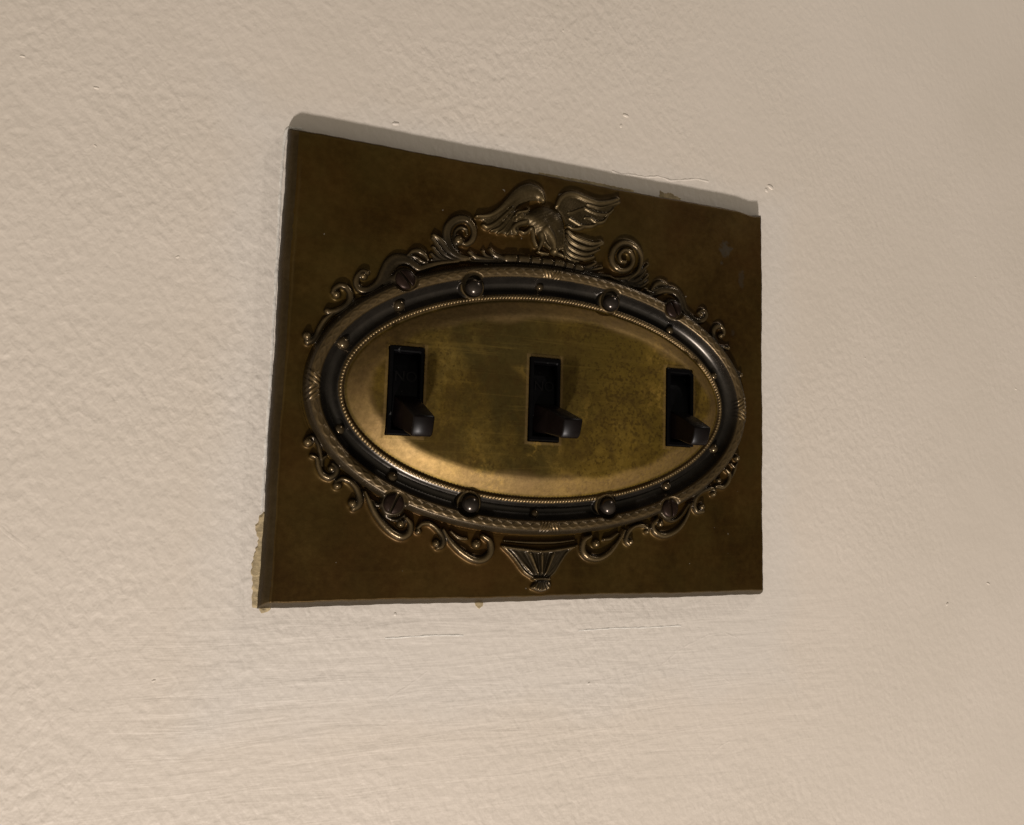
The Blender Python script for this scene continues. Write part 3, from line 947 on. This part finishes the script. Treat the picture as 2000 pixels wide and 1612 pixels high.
region(E6((165, 480), (330, 455), (460, 375), (560, 270), (660, 180), (770, 135), (860, 150), (925, 205), (962, 280), (965, 330), (890, 305), (770, 315), (680, 360), (630, 420), (640, 520), (660, 620),
          (630, 700), (540, 695), (440, 680), (345, 655), (340, 620), (250, 590), (270, 550)), 1.0, EG, edge=0.9, fn=fine, zat=H0 + 1)
stroke(E6((180, 488), (330, 478), (460, 405), (560, 315), (680, 225), (800, 190), (900, 225), (945, 300)), [.5, .9, 1.1, 1.5, 2.2, 2.6, 2.0, .9], 1.9, EG)
stroke(E6((255, 590), (310, 610), (410, 560), (520, 460), (590, 390)), [.5, .9, .9, .8, .6], 1.65, EG)
stroke(E6((350, 655), (440, 620), (520, 540), (590, 450)), [.4, .7, .7, .5], 1.5, EG)
stroke(E6((430, 680), (490, 640), (550, 560), (600, 490)), [.4, .7, .7, .5], 1.5, EG)
stroke(E6((535, 690), (570, 640), (610, 560)), [.5, .7, .5], 1.45, EG)
stroke(E6((640, 690), (650, 640), (655, 580)), [.5, .7, .5], 1.45, EG)
for q in ([(540, 400), (585, 470)], [(500, 470), (560, 520)], [(470, 520), (520, 560)]):
    stroke(E6(*q), .35, 1.5, EG)
region(E6((1085, 400), (1130, 310), (1200, 230), (1310, 210), (1440, 270), (1570, 315), (1700, 295), (1800, 260), (1830, 330), (1760, 390), (1740, 450), (1660, 500), (1640, 560), (1540, 600),
          (1440, 625), (1300, 640), (1220, 620), (1190, 540), (1150, 470)), 1.0, EG, edge=0.9, fn=fine, zat=H0 + 1)
stroke(E6((1100, 385), (1150, 290), (1220, 240), (1320, 240), (1450, 295), (1580, 335), (1710, 325), (1810, 290)), [.8, 1.1, 1.2, 1.2, 1.2, 1.1, 1.0, .6], 1.9, EG)
stroke(E6((1450, 350), (1530, 375), (1610, 390), (1710, 365), (1820, 330)), [.5, .6, .7, .6, .5], 1.7, EG)
stroke(E6((1410, 390), (1480, 430), (1570, 460), (1680, 465), (1750, 410)), [.5, .6, .7, .6, .4], 1.6, EG)
stroke(E6((1420, 505), (1490, 515), (1560, 560), (1640, 545), (1690, 480)), [.5, .6, .7, .6, .4], 1.6, EG)
stroke(E6((1240, 510), (1320, 560), (1400, 600), (1500, 600), (1560, 580)), [.5, .6, .7, .7, .4], 1.6, EG)
stroke(E6((1220, 600), (1290, 632), (1370, 625), (1430, 600)), [.5, .7, .7, .5], 1.6, EG)
stroke(E6((1230, 450), (1290, 440), (1350, 415), (1420, 400)), [.4, .6, .6, .4], 1.5, EG)
# tail
for q, rr in (([(1220, 650), (1290, 710), (1390, 760), (1520, 800), (1610, 785)], [.6, .8, .8, .8, .6]),
              ([(1210, 700), (1270, 775), (1370, 830), (1500, 855), (1635, 800)], [.6, .8, .8, .8, .4]),
              ([(1195, 750), (1240, 830), (1330, 890), (1450, 920), (1595, 870)], [.6, .8, .8, .8, .4]),
              ([(1185, 800), (1230, 890), (1310, 945), (1420, 975), (1530, 955)], [.6, .8, .8, .8, .4]),
              ([(1170, 850), (1200, 930), (1260, 985), (1350, 1010)], [.6, .8, .8, .5])):
    stroke(E6(*q), rr, 1.55, EG)
region(E6((1200, 640), (1300, 700), (1450, 780), (1600, 790), (1560, 900), (1480, 960), (1330, 1000), (1220, 960), (1170, 880), (1180, 760)), 0.8, EG, edge=0.8, zat=H0 + 1)
# body, neck, head
def plumage(x, y):
    return 0.075 * np.sin(x * 5.3 + 1.3 * np.sin(y * 3.1)) * np.sin(y * 5.9 + x * 2.1) + 0.06 * np.sin(x * 9 + y * 5) * np.cos(y * 8 - x * 3)


region(E6((770, 430), (830, 395), (900, 370), (980, 362), (1080, 395), (1160, 460), (1200, 560), (1205, 680), (1190, 800), (1150, 890), (1100, 920), (1040, 880), (1010, 820), (960, 760), (900, 700),
          (840, 640), (800, 590), (760, 560), (720, 560), (680, 520), (690, 460)), 2.9, EG, edge=3.6, fn=plumage, zat=H0 + 2)
for (c_, r_, h_) in (((930, 570), 3.0, 3.5), ((990, 610), 2.8, 3.7), ((860, 530), 2.6, 3.1), ((790, 500), 2.1, 2.8), ((725, 485), 1.9, 2.6), ((1060, 560), 3.4, 3.7), ((1110, 700), 2.4, 3.2)):
    ball(E6(c_)[0], r_, h_, EG, zat=H0 + 2)
bw_ = window(U(E6((700, 350)), H0 + 2)[0] - [0, 14], U(E6((1210, 900)), H0 + 2)[0] + [0, 14], 0)
_h = Hgt[bw_]; _b = blur(_h, 4.0)
_m = np.clip((_h - H0 - 1.2) / 0.8, 0, 1) * (LAB[bw_] == EG)
_h[:] = _h * (1 - _m) + (_b + plumage(X[bw_], Y[bw_]) * 0.9) * _m
stroke(E6((700, 470), (660, 500), (640, 520)), [1.7, 1.3, .8], 2.6, EG, zat=H0 + 2)
stroke(E6((630, 480), (650, 445), (710, 435), (760, 425), (785, 395)), [.4, .5, .6, .6, .5], 2.7, EG, zat=H0 + 2)
stroke(E6((760, 540), (690, 555), (630, 590), (615, 635), (640, 680)), [1.0, 1.1, 1.0, .9, .5], 2.3, EG, zat=H0 + 2)
stroke(E6((800, 620), (760, 665), (720, 680), (680, 660)), [.5, .6, .6, .4], 1.8, EG, zat=H0 + 1)
stroke(E6((820, 620), (835, 680), (845, 760), (870, 820)), [.8, .8, .7, .7], 2.0, EG, zat=H0 + 1.5)
for k in range(12):                              # ring of the eye
    a = 2 * math.pi * k / 12
    b = 2 * math.pi * (k + 1) / 12
    stroke(E6((700 + 24 * math.cos(a), 482 + 24 * math.sin(a)), (700 + 24 * math.cos(b), 482 + 24 * math.sin(b))), .28, 2.95, EG, zat=H0 + 2.4)
ball(E6((700, 482))[0], .35, 3.0, EG, zat=H0 + 2.4)
# thighs and legs
stroke(E6((980, 640), (1030, 710), (1065, 790), (1075, 860)), [2.2, 1.9, 1.4, 1.0], [3.8, 3.6, 3.3, 2.9], EG, zat=H0 + 2)
stroke(E6((930, 690), (940, 750), (915, 820), (895, 870)), [1.5, 1.2, .8, .6], [2.6, 2.2, 1.9, 1.7], EG, zat=H0 + 1.2)
stroke(E6((950, 760), (980, 810), (1010, 850)), [.7, .7, .6], 2.0, EG, zat=H0 + 1.2)
ball(E6((1080, 885))[0], 1.4, 3.0, EG, zat=H0 + 2)
stroke(E6((880, 900), (940, 915), (1000, 925)), [.5, .8, .6], 2.0, EG, zat=H0 + 1.2)
stroke(E6((1060, 905), (1130, 925), (1180, 955)), [.9, .8, .5], 2.0, EG, zat=H0 + 1.2)
for x0 in (1120, 1150, 1175):
    stroke(E6((x0, 640), (x0 + 6, 740), (x0 - 8, 860)), [.4, .5, .4], 2.6, EG, zat=H0 + 1.8)

# cuts across the perch bar
for (x, y) in ((1011, 507), (1036, 509), (1057, 512), (1081, 515), (1103, 519), (1121, 523)):
    q = U([(x + 1, y - 9), (x - 1, y + 9)], H0 + 1.5)
    sj, si = window(q.min(0), q.max(0), 0.5)
    xx, yy = X[sj, si], Y[sj, si]
    a, b = q; ab = b - a
    t = np.clip(((xx - a[0]) * ab[0] + (yy - a[1]) * ab[1]) / (ab @ ab), 0, 1)
    d = np.hypot(xx - a[0] - t * ab[0], yy - a[1] - t * ab[1])
    ok = np.array([[PARTS.get(int(k), ('',))[0] == 'perch' for k in row] for row in LAB[sj, si]])
    Hgt[sj, si] -= np.where(ok, 0.9 * np.exp(-(d / 0.25) ** 2), 0)

# -- big cups and studs pressed in the channel
CUPS = [(923, 560), (1191, 589), (916, 984), (1184, 989)]
for c in CUPS:
    q = U([c], 6.2)[0]
    r = np.hypot(X - q[0], Y - q[1])
    m = r < 4.3
    cup = 5.35 + 0.5 * np.clip(r / 3.3, 0, 1) ** 2
    lip = 6.25 * np.ones_like(r)
    k = smooth(r, 2.9, 3.5)
    prof = cup * (1 - k) + lip * k
    blend = smooth(r, 3.5, 4.2)
    new = prof * (1 - blend) + Hgt * blend
    Hgt = np.where(m, np.where(D > 5.2, np.minimum(new, Hgt), new), Hgt)
    LAB[(r < 3.9) & (D < 7.6) & (D > 0.5)] = 6 + CUPS.index(c)

# flat seats under the four screws
SCREWS = [((793, 545), 47, 1), ((770, 984), -65, 2), ((1318, 603), 68, 3), ((1311, 993), 82, 4)]
SEATS = []
for (px, ang, k) in SCREWS:
    q = U([px], 7.6)[0]
    SEATS.append(q)
    r = np.hypot(X - q[0], Y - q[1])
    b_ = smooth(r, 3.15, 4.1)
    Hgt = np.where(r < 4.2, (6.7 + 0 * r) * (1 - b_) + Hgt * b_, Hgt)
    LAB[(r < 3.9) & (D > 5)] = 2

# -- switch openings
TOG = [(792.5, 763), (1064, 780.5), (1328.5, 796)]
TC = [U([t], 9.6)[0] for t in TOG]
for q in TC:
    u = np.maximum(np.abs(X - q[0]) - 5.0, np.abs(Y - q[1]) - 12.7)
    Hgt = np.where(u < 0.0, 6.0, Hgt)            # the cut-out (the switch collar sits in it)
    Hgt = Hgt + np.where((u >= 0.0) & (u < 1.2), 0.14 * (1 - np.clip(u, 0, 1.2) / 1.2), 0)
    gap = u < -0.25
    LAB[u < -0.25] = -1                          # no metal here

Hs = blur(Hgt, 0.75)
# the sheet is drawn up softly round the pressed ornament
_sk = blur(Hgt, 2.6)
Hs = np.where((LAB == 1) & (D > 10.8), np.maximum(Hs, Hs * 0.45 + _sk * 0.55), Hs)
cut = LAB == -1
border = (DXL < 1.0) | (DXR < 1.0) | (DYB < 1.0) | (DYT < 1.0)
near = np.zeros_like(cut)
for q in TC:
    near |= (np.maximum(np.abs(X - q[0]) - 5.0, np.abs(Y - q[1]) - 12.7) < 1.0)
Hgt = np.where(border | near, Hgt, Hs)
Hgt[0, :] = 0.0; Hgt[-1, :] = 0.0; Hgt[:, 0] = 0.0; Hgt[:, -1] = 0.0

# wear: metal rubbed bright where the relief stands proud of what surrounds it
curv = Hgt - blur(Hgt, 5.0)
wear = np.clip((curv - 0.12) * 1.7, 0, 1)
wear = np.where((D < -1.2) & (LAB == 5), 0.85 * smooth(D + 0.8 * np.sin(S2 * 0.11) + 0.5 * np.sin(S2 * 0.31 + 1), -8.4, -5.6) * smooth(-D, 1.2, 2.0), wear)
wear = np.where(LAB == 1, np.minimum(wear, 0.25), wear)
wear = np.where(LAB == 2, 0.12 + 0.68 * smooth(1.55 - np.abs(v + 0.15), 0, 0.5) * np.clip(0.72 + 1.6 * (br + tie), 0, 1.3), wear)
wear[near] = 0.55
for q in TC:
    u = np.hypot(np.maximum(np.abs(X - q[0]) - 5.0, 0), np.maximum(np.abs(Y - q[1]) - 12.7, 0))
    wear = np.where(LAB == 5, np.maximum(wear, 0.42 * np.exp(-(u / 1.1) ** 2) * (0.6 + 0.4 * np.sin(X * 1.3 + Y * 0.9))), wear)
wear[border] *= 0.4
_sh = 0.75 * np.exp(-((DXL - line_x - 0.45) / 0.30) ** 2) * smooth(DYT, 4, 22) + 0.85 * np.exp(-((DYB - 2.2) / 0.22) ** 2) * (DXL > 2.6)
wear = np.where((LAB == 1) | (LAB == 10), np.maximum(wear, _sh * (0.75 + 0.25 * np.sin(Y * 0.21 + X * 0.13))), wear)

# split the relief into its parts; normals come from the whole sheet so that the parts meet without seams
gy, gx = np.gradient(Hgt)
gx = gx / DXG; gy = gy / DYG
NRM = np.dstack([-gx, -gy, np.ones_like(gx)])
NRM /= np.linalg.norm(NRM, axis=2, keepdims=True)
NRMW = np.dstack([NRM[..., 0], -NRM[..., 2], NRM[..., 1]]).reshape(-1, 3)
VX = X.ravel() * MM; VZ = ZC + Y.ravel() * MM; VY = -(Hgt.ravel() + 0.05) * MM
WR = wear.ravel()
idx = np.arange((NX + 1) * (NY + 1)).reshape(NY + 1, NX + 1)
q0 = idx[:-1, :-1]; q1 = idx[:-1, 1:]; q2 = idx[1:, 1:]; q3 = idx[1:, :-1]
FL = LAB[:-1, :-1].copy()
FL2 = np.maximum(np.maximum(LAB[:-1, :-1], LAB[1:, :-1]), np.maximum(LAB[:-1, 1:], LAB[1:, 1:]))
anycut = (LAB[:-1, :-1] == -1) & (LAB[1:, :-1] == -1) & (LAB[:-1, 1:] == -1) & (LAB[1:, 1:] == -1)
FL = np.where(anycut, -1, np.where(FL == -1, np.maximum(FL2, 1), FL))
quads = np.stack([q0, q1, q2, q3], axis=-1)

plate = empty('switch_plate', (0, 0, 0))
tag(plate, 'dark antique brass three gang switch plate with an eagle and an oval frame', 'switch plate')


def sub_mesh(name, mask, mat, parent, label):
    Fq = quads[mask]
    if len(Fq) == 0: return None
    u, inv = np.unique(Fq.ravel(), return_inverse=True)
    me = bpy.data.meshes.new(name)
    co = np.column_stack([VX[u], VY[u], VZ[u]]).astype(np.float32)
    # local to the plate's origin
    co[:, 2] -= ZC
    me.vertices.add(len(u)); me.vertices.foreach_set('co', co.ravel())
    nf = len(Fq)
    me.loops.add(nf * 4); me.loops.foreach_set('vertex_index', inv.astype(np.int32).ravel())
    me.polygons.add(nf)
    me.polygons.foreach_set('loop_start', np.arange(0, nf * 4, 4, dtype=np.int32))
    me.polygons.foreach_set('loop_total', np.full(nf, 4, np.int32))
    me.update(calc_edges=True)
    me.polygons.foreach_set('use_smooth', np.ones(nf, bool))
    a = me.attributes.new('wear', 'FLOAT', 'POINT')
    a.data.foreach_set('value', WR[u].astype(np.float32))
    me.materials.append(mat)
    me.validate()
    me.normals_split_custom_set_from_vertices(NRMW[u].tolist())
    o = bpy.data.objects.new(name, me)
    COL.objects.link(o)
    o.parent = parent
    if label: o['label'] = label
    return o


for lid, (name, mat, label) in PARTS.items():
    sub_mesh(name, FL == lid, mat, plate, label)

# ------------------------------------------------------------------ studs and balls in the channel


def dome(name, c, z0, r, rz, mat, parent, segs=24, rings=10, seat=1.0):
    vs, fs = [], []
    for j in range(rings):
        ph = (math.pi / 2) * j / rings
        for i in range(segs):
            a = 2 * math.pi * i / segs
            vs.append((c[0] + r * math.cos(ph) * math.cos(a), c[1] + r * math.cos(ph) * math.sin(a), z0 + rz * math.sin(ph)))
    vs.append((c[0], c[1], z0 + rz))
    b0 = len(vs)
    for i in range(segs):
        a = 2 * math.pi * i / segs
        vs.append((c[0] + r * math.cos(a), c[1] + r * math.sin(a), z0 - seat))
    for j in range(rings - 1):
        for i in range(segs):
            fs.append((j * segs + i, j * segs + (i + 1) % segs, (j + 1) * segs + (i + 1) % segs, (j + 1) * segs + i))
    for i in range(segs):
        fs.append(((rings - 1) * segs + i, (rings - 1) * segs + (i + 1) % segs, b0 - 1))
        fs.append((b0 + i, b0 + (i + 1) % segs, (i + 1) % segs, i))
    return mesh_obj(name, vs, fs, mat, parent)


for c in [(928, 561), (1196, 591), (921, 985), (1190, 990)]:
    q = U([c], 7.0)[0]
    dome('ball_stud', q, 5.9, 2.7, 2.4, M_BALL, plate, seat=1.2)
for c, r in [((780, 595), 1.85), ((670, 669), 1.95), ((662, 839), 1.6), ((766, 933), 1.75), ((1046, 1004), 1.35), ((1303, 949), 1.6), ((1396, 876), 1.6),
             ((1396, 734), 1.35), ((1310, 645), 1.4), ((1056, 560), 1.3)]:
    q = U([c], 5.6)[0]
    dome('stud', q, 4.7, r, r * 1.0, M_STUD, plate, 20, 8, seat=0.9)


# ------------------------------------------------------------------ screws


def make_screw(q, ang, label):
    R0, DP, SW, TOPZ = 2.95, 0.9, 0.42, 7.75
    root = empty('screw', (q[0], q[1], 6.7))
    root.parent = plate
    root.matrix_parent_inverse = Matrix.Identity(4)
    root.location = (q[0] * MM, -6.7 * MM, q[1] * MM)
    b = bmesh.new()
    prof = [(R0 * 0.98, -0.7), (R0, 0.15), (R0 * 0.93, 0.62), (R0 * 0.75, 0.92), (R0 * 0.45, 1.12), (0.5, 1.2)]
    n = 40
    def disc(sign):
        # half of the head on one side of the slot
        pts = []
        for j, (r, z) in enumerate(prof):
            row = []
            hw = SW
            a0 = math.asin(min(0.999, hw / max(r, hw + 0.02)))
            for i in range(n // 2 + 1):
                a = a0 + (math.pi - 2 * a0) * i / (n // 2)
                row.append(b.verts.new((r * math.cos(a), sign * r * math.sin(a), z)))
            pts.append(row)
        for j in range(len(pts) - 1):
            for i in range(n // 2):
                f = (pts[j][i], pts[j][i + 1], pts[j + 1][i + 1], pts[j + 1][i])
                b.faces.new(f if sign > 0 else f[::-1])
        b.faces.new(pts[-1] if sign > 0 else pts[-1][::-1])
        # wall of the slot
        bot = [b.verts.new((v.co.x, sign * SW, -0.1)) for v in (pts[1][0], pts[1][-1])]
        ring = [pts[j][0] for j in range(1, len(pts))] + [pts[j][-1] for j in range(len(pts) - 1, 0, -1)]
        b.faces.new(ring + [bot[1], bot[0]])
    disc(1); disc(-1)
    fl = [b.verts.new((x, y, -0.05)) for x, y in ((-R0, -SW), (R0, -SW), (R0, SW), (-R0, SW))]
    b.faces.new(fl)
    bmesh.ops.recalc_face_normals(b, faces=b.faces)
    ca, sa = math.cos(math.radians(ang)), math.sin(math.radians(ang))
    for v in b.verts:
        x, y, z = v.co
        v.co = Vector(((x * ca - y * sa) * MM, -z * MM, (x * sa + y * ca) * MM))
    me = bpy.data.meshes.new('screw')
    b.to_mesh(me); b.free()
    me.materials.append(M_SCREW)
    for p in me.polygons: p.use_smooth = len(p.vertices) == 4
    bpy.data.objects.remove(root)
    o = bpy.data.objects.new('screw', me)
    COL.objects.link(o)
    o.parent = plate
    o.location = (q[0] * MM, -6.75 * MM, q[1] * MM)
    o['label'] = label
    return o


for (px, ang, k), q, lb in zip(SCREWS, SEATS, ('upper left slotted screw', 'lower left slotted screw', 'upper right slotted screw', 'lower right slotted screw')):
    make_screw(q, {1: -47, 2: 66, 3: -62, 4: -80}[k], lb + ' in dark brown bronze')

# ------------------------------------------------------------------ toggle switches


def bevel_mesh(name, verts, faces, mat, parent, width, segs=2):
    b = bmesh.new()
    vs = [b.verts.new(W(v)) for v in verts]
    for f in faces: b.faces.new([vs[i] for i in f])
    bmesh.ops.recalc_face_normals(b, faces=b.faces)
    bmesh.ops.bevel(b, geom=list(b.edges), offset=width * MM, segments=segs, profile=0.6, affect='EDGES', clamp_overlap=True)
    me = bpy.data.meshes.new(name)
    b.to_mesh(me); b.free()
    me.materials.append(mat)
    for p in me.polygons: p.use_smooth = True
    o = bpy.data.objects.new(name, me)
    COL.objects.link(o)
    if parent is not None:
        o.parent = parent
        o.matrix_parent_inverse = parent.matrix_world.inverted()
    return o


def frame_collar(q, parent, chip=False):
    """Rectangular black collar: outer wall, flat lip, chamfer down into the slot."""
    def ring(hw, hh, z, ch=0.0):
        pts = [(-hw, -hh), (hw, -hh), (hw, hh - ch), (hw - ch, hh), (-hw, hh)]
        return [(q[0] + x, q[1] + y, z) for x, y in pts]
    rings = [ring(4.95, 12.65, 3.0), ring(4.95, 12.65, 9.75, 1.6 if chip else 0.3), ring(4.6, 12.3, 10.15, 1.4 if chip else 0.3), ring(4.0, 11.4, 10.15, .9 if chip else .3),
             ring(3.75, 11.0, 9.75, .6 if chip else .3), ring(3.65, 10.7, 5.0)]
    vs = [p for r in rings for p in r]; n = 5
    fs = []
    for j in range(len(rings) - 1):
        for i in range(n):
            fs.append((j * n + i, j * n + (i + 1) % n, (j + 1) * n + (i + 1) % n, (j + 1) * n + i))
    fs.append(tuple(range((len(rings) - 1) * n, len(rings) * n)))
    o = mesh_obj('collar', vs, fs, M_COLLAR, parent, smooth=False)
    b = bmesh.new(); b.from_mesh(o.data)
    bmesh.ops.recalc_face_normals(b, faces=b.faces)
    b.to_mesh(o.data); b.free()
    return o


def make_toggle(i, label, text):
    q = TC[i]
    tip_px = [(826, 831), (1117, 836), (1369, 851)][i]
    ZT = 20.0
    tp = U([tip_px], ZT)[0]
    root = empty('toggle_switch', (q[0], q[1], 3.0))
    tag(root, label, 'light switch', 'toggle switches set in the brass plate')
    frame_collar(q, root, chip=(i == 2))
    x, y = q[0], q[1]
    # the rocking body that fills the slot: gently arched, carries the word
    n = 14
    vs, fs = [], []
    for k in range(n + 1):
        yy = -10.6 + 21.2 * k / n
        z = 8.9 - 1.9 * (yy / 10.6) ** 2
        for sx in (-3.5, 3.5): vs.append((x + sx, y + yy, z))
    for k in range(n): fs.append((2 * k, 2 * k + 1, 2 * k + 3, 2 * k + 2))
    b0 = len(vs)
    for sx, yy in ((-3.5, -10.6), (3.5, -10.6), (3.5, 10.6), (-3.5, 10.6)): vs.append((x + sx, y + yy, 4.5))
    rock = mesh_obj('rocker', vs, fs, M_COLLAR, root, smooth=True)
    # lever
    hw0, hw1 = 3.3, 2.95
    zt = ZT
    tx, ty = tp
    # side outline of the lever, root to rounded, downturned tip: (y, z, how far along)
    out = [(y - 0.8, 7.4, 0), (y + (ty + 2.7 - y) * 0.5 - 0.2, (7.4 + zt + 1.3) / 2 + 0.3, .5), (ty + 2.75, zt + 0.95, 1), (ty + 2.45, zt + 1.25, 1), (ty + 1.9, zt + 1.25, 1), (ty, zt + 0.65, 1), (ty - 1.4, zt + 0.05, 1),
           (ty - 2.4, zt - 0.60, 1), (ty - 2.85, zt - 1.15, 1), (ty - 2.95, zt - 1.9, 1), (y + (ty - y) * 0.5 - 6.0, (7.4 + zt - 2.0) / 2, .5), (y - 9.9, 7.4, 0)]
    b_ = bmesh.new()
    n = len(out)
    rows = []
    for sgn, ins in ((-1, 0.0), (-1, 0.45), (1, 0.45), (1, 0.0)):
        row = []
        cy_ = sum(o[0] for o in out) / n; cz_ = sum(o[1] for o in out) / n
        for (yy, zz, u) in out:
            hw = hw0 + (hw1 - hw0) * u
            k = 1.0
            if ins == 0.0:                       # the flank, set in a little so that the long edges are rounded
                L_ = math.hypot(yy - cy_, zz - cz_); k = 1 - 0.45 / L_
                wx = hw
            else:
                wx = hw - 0.45
            row.append(b_.verts.new(W((x + (tx - x) * u + sgn * wx, cy_ + (yy - cy_) * k, cz_ + (zz - cz_) * k))))
        rows.append(row)
    for j in range(3):
        for i_ in range(n):
            b_.faces.new((rows[j][i_], rows[j][(i_ + 1) % n], rows[j + 1][(i_ + 1) % n], rows[j + 1][i_]))
    b_.faces.new(rows[0]); b_.faces.new(rows[3][::-1])
    bmesh.ops.recalc_face_normals(b_, faces=b_.faces)
    me = bpy.data.meshes.new('lever'); b_.to_mesh(me); b_.free()
    me.materials.append(M_LEVER)
    for p in me.polygons: p.use_smooth = len(p.vertices) == 4
    lv = bpy.data.objects.new('lever', me); COL.objects.link(lv)
    lv.parent = root; lv.matrix_parent_inverse = root.matrix_world.inverted()
    if text:
        cu = bpy.data.curves.new('word', 'FONT')
        cu.body = 'ON'; cu.size = 4.2 * MM; cu.extrude = 0.00012; cu.align_x = 'CENTER'; cu.align_y = 'CENTER'
        to = bpy.data.objects.new('word_tmp', cu)
        COL.objects.link(to)
        dg = bpy.context.evaluated_depsgraph_get()
        me = bpy.data.meshes.new_from_object(to.evaluated_get(dg))
        bpy.data.objects.remove(to)
        me.materials.clear(); me.materials.append(M_WORD)
        o = bpy.data.objects.new('lettering', me)
        COL.objects.link(o)
        o.parent = rock
        o['label'] = 'raised word ON standing upside down on the black rocker'
        tw = (q[0], q[1] + 4.3)
        # facing out of the wall, upside down
        rot = Matrix.Rotation(math.radians(90), 4, 'X') @ Matrix.Rotation(math.radians(180), 4, 'Z')
        o.matrix_parent_inverse = rock.matrix_world.inverted()
        o.matrix_basis = Matrix.Translation(Vector(W((tw[0], tw[1], 8.75)))) @ rot
    return root


M_WORD = simple('raised_lettering', (0.0018, 0.0014, 0.0014), 0.4, spec=0.15)
make_toggle(0, 'black toggle switch nearest the left end of the oval, its lever down', True)
make_toggle(1, 'black toggle switch in the middle of the oval, its lever down', True)
make_toggle(2, 'black toggle switch nearest the right end of the oval, top corner clipped, lever down', False)
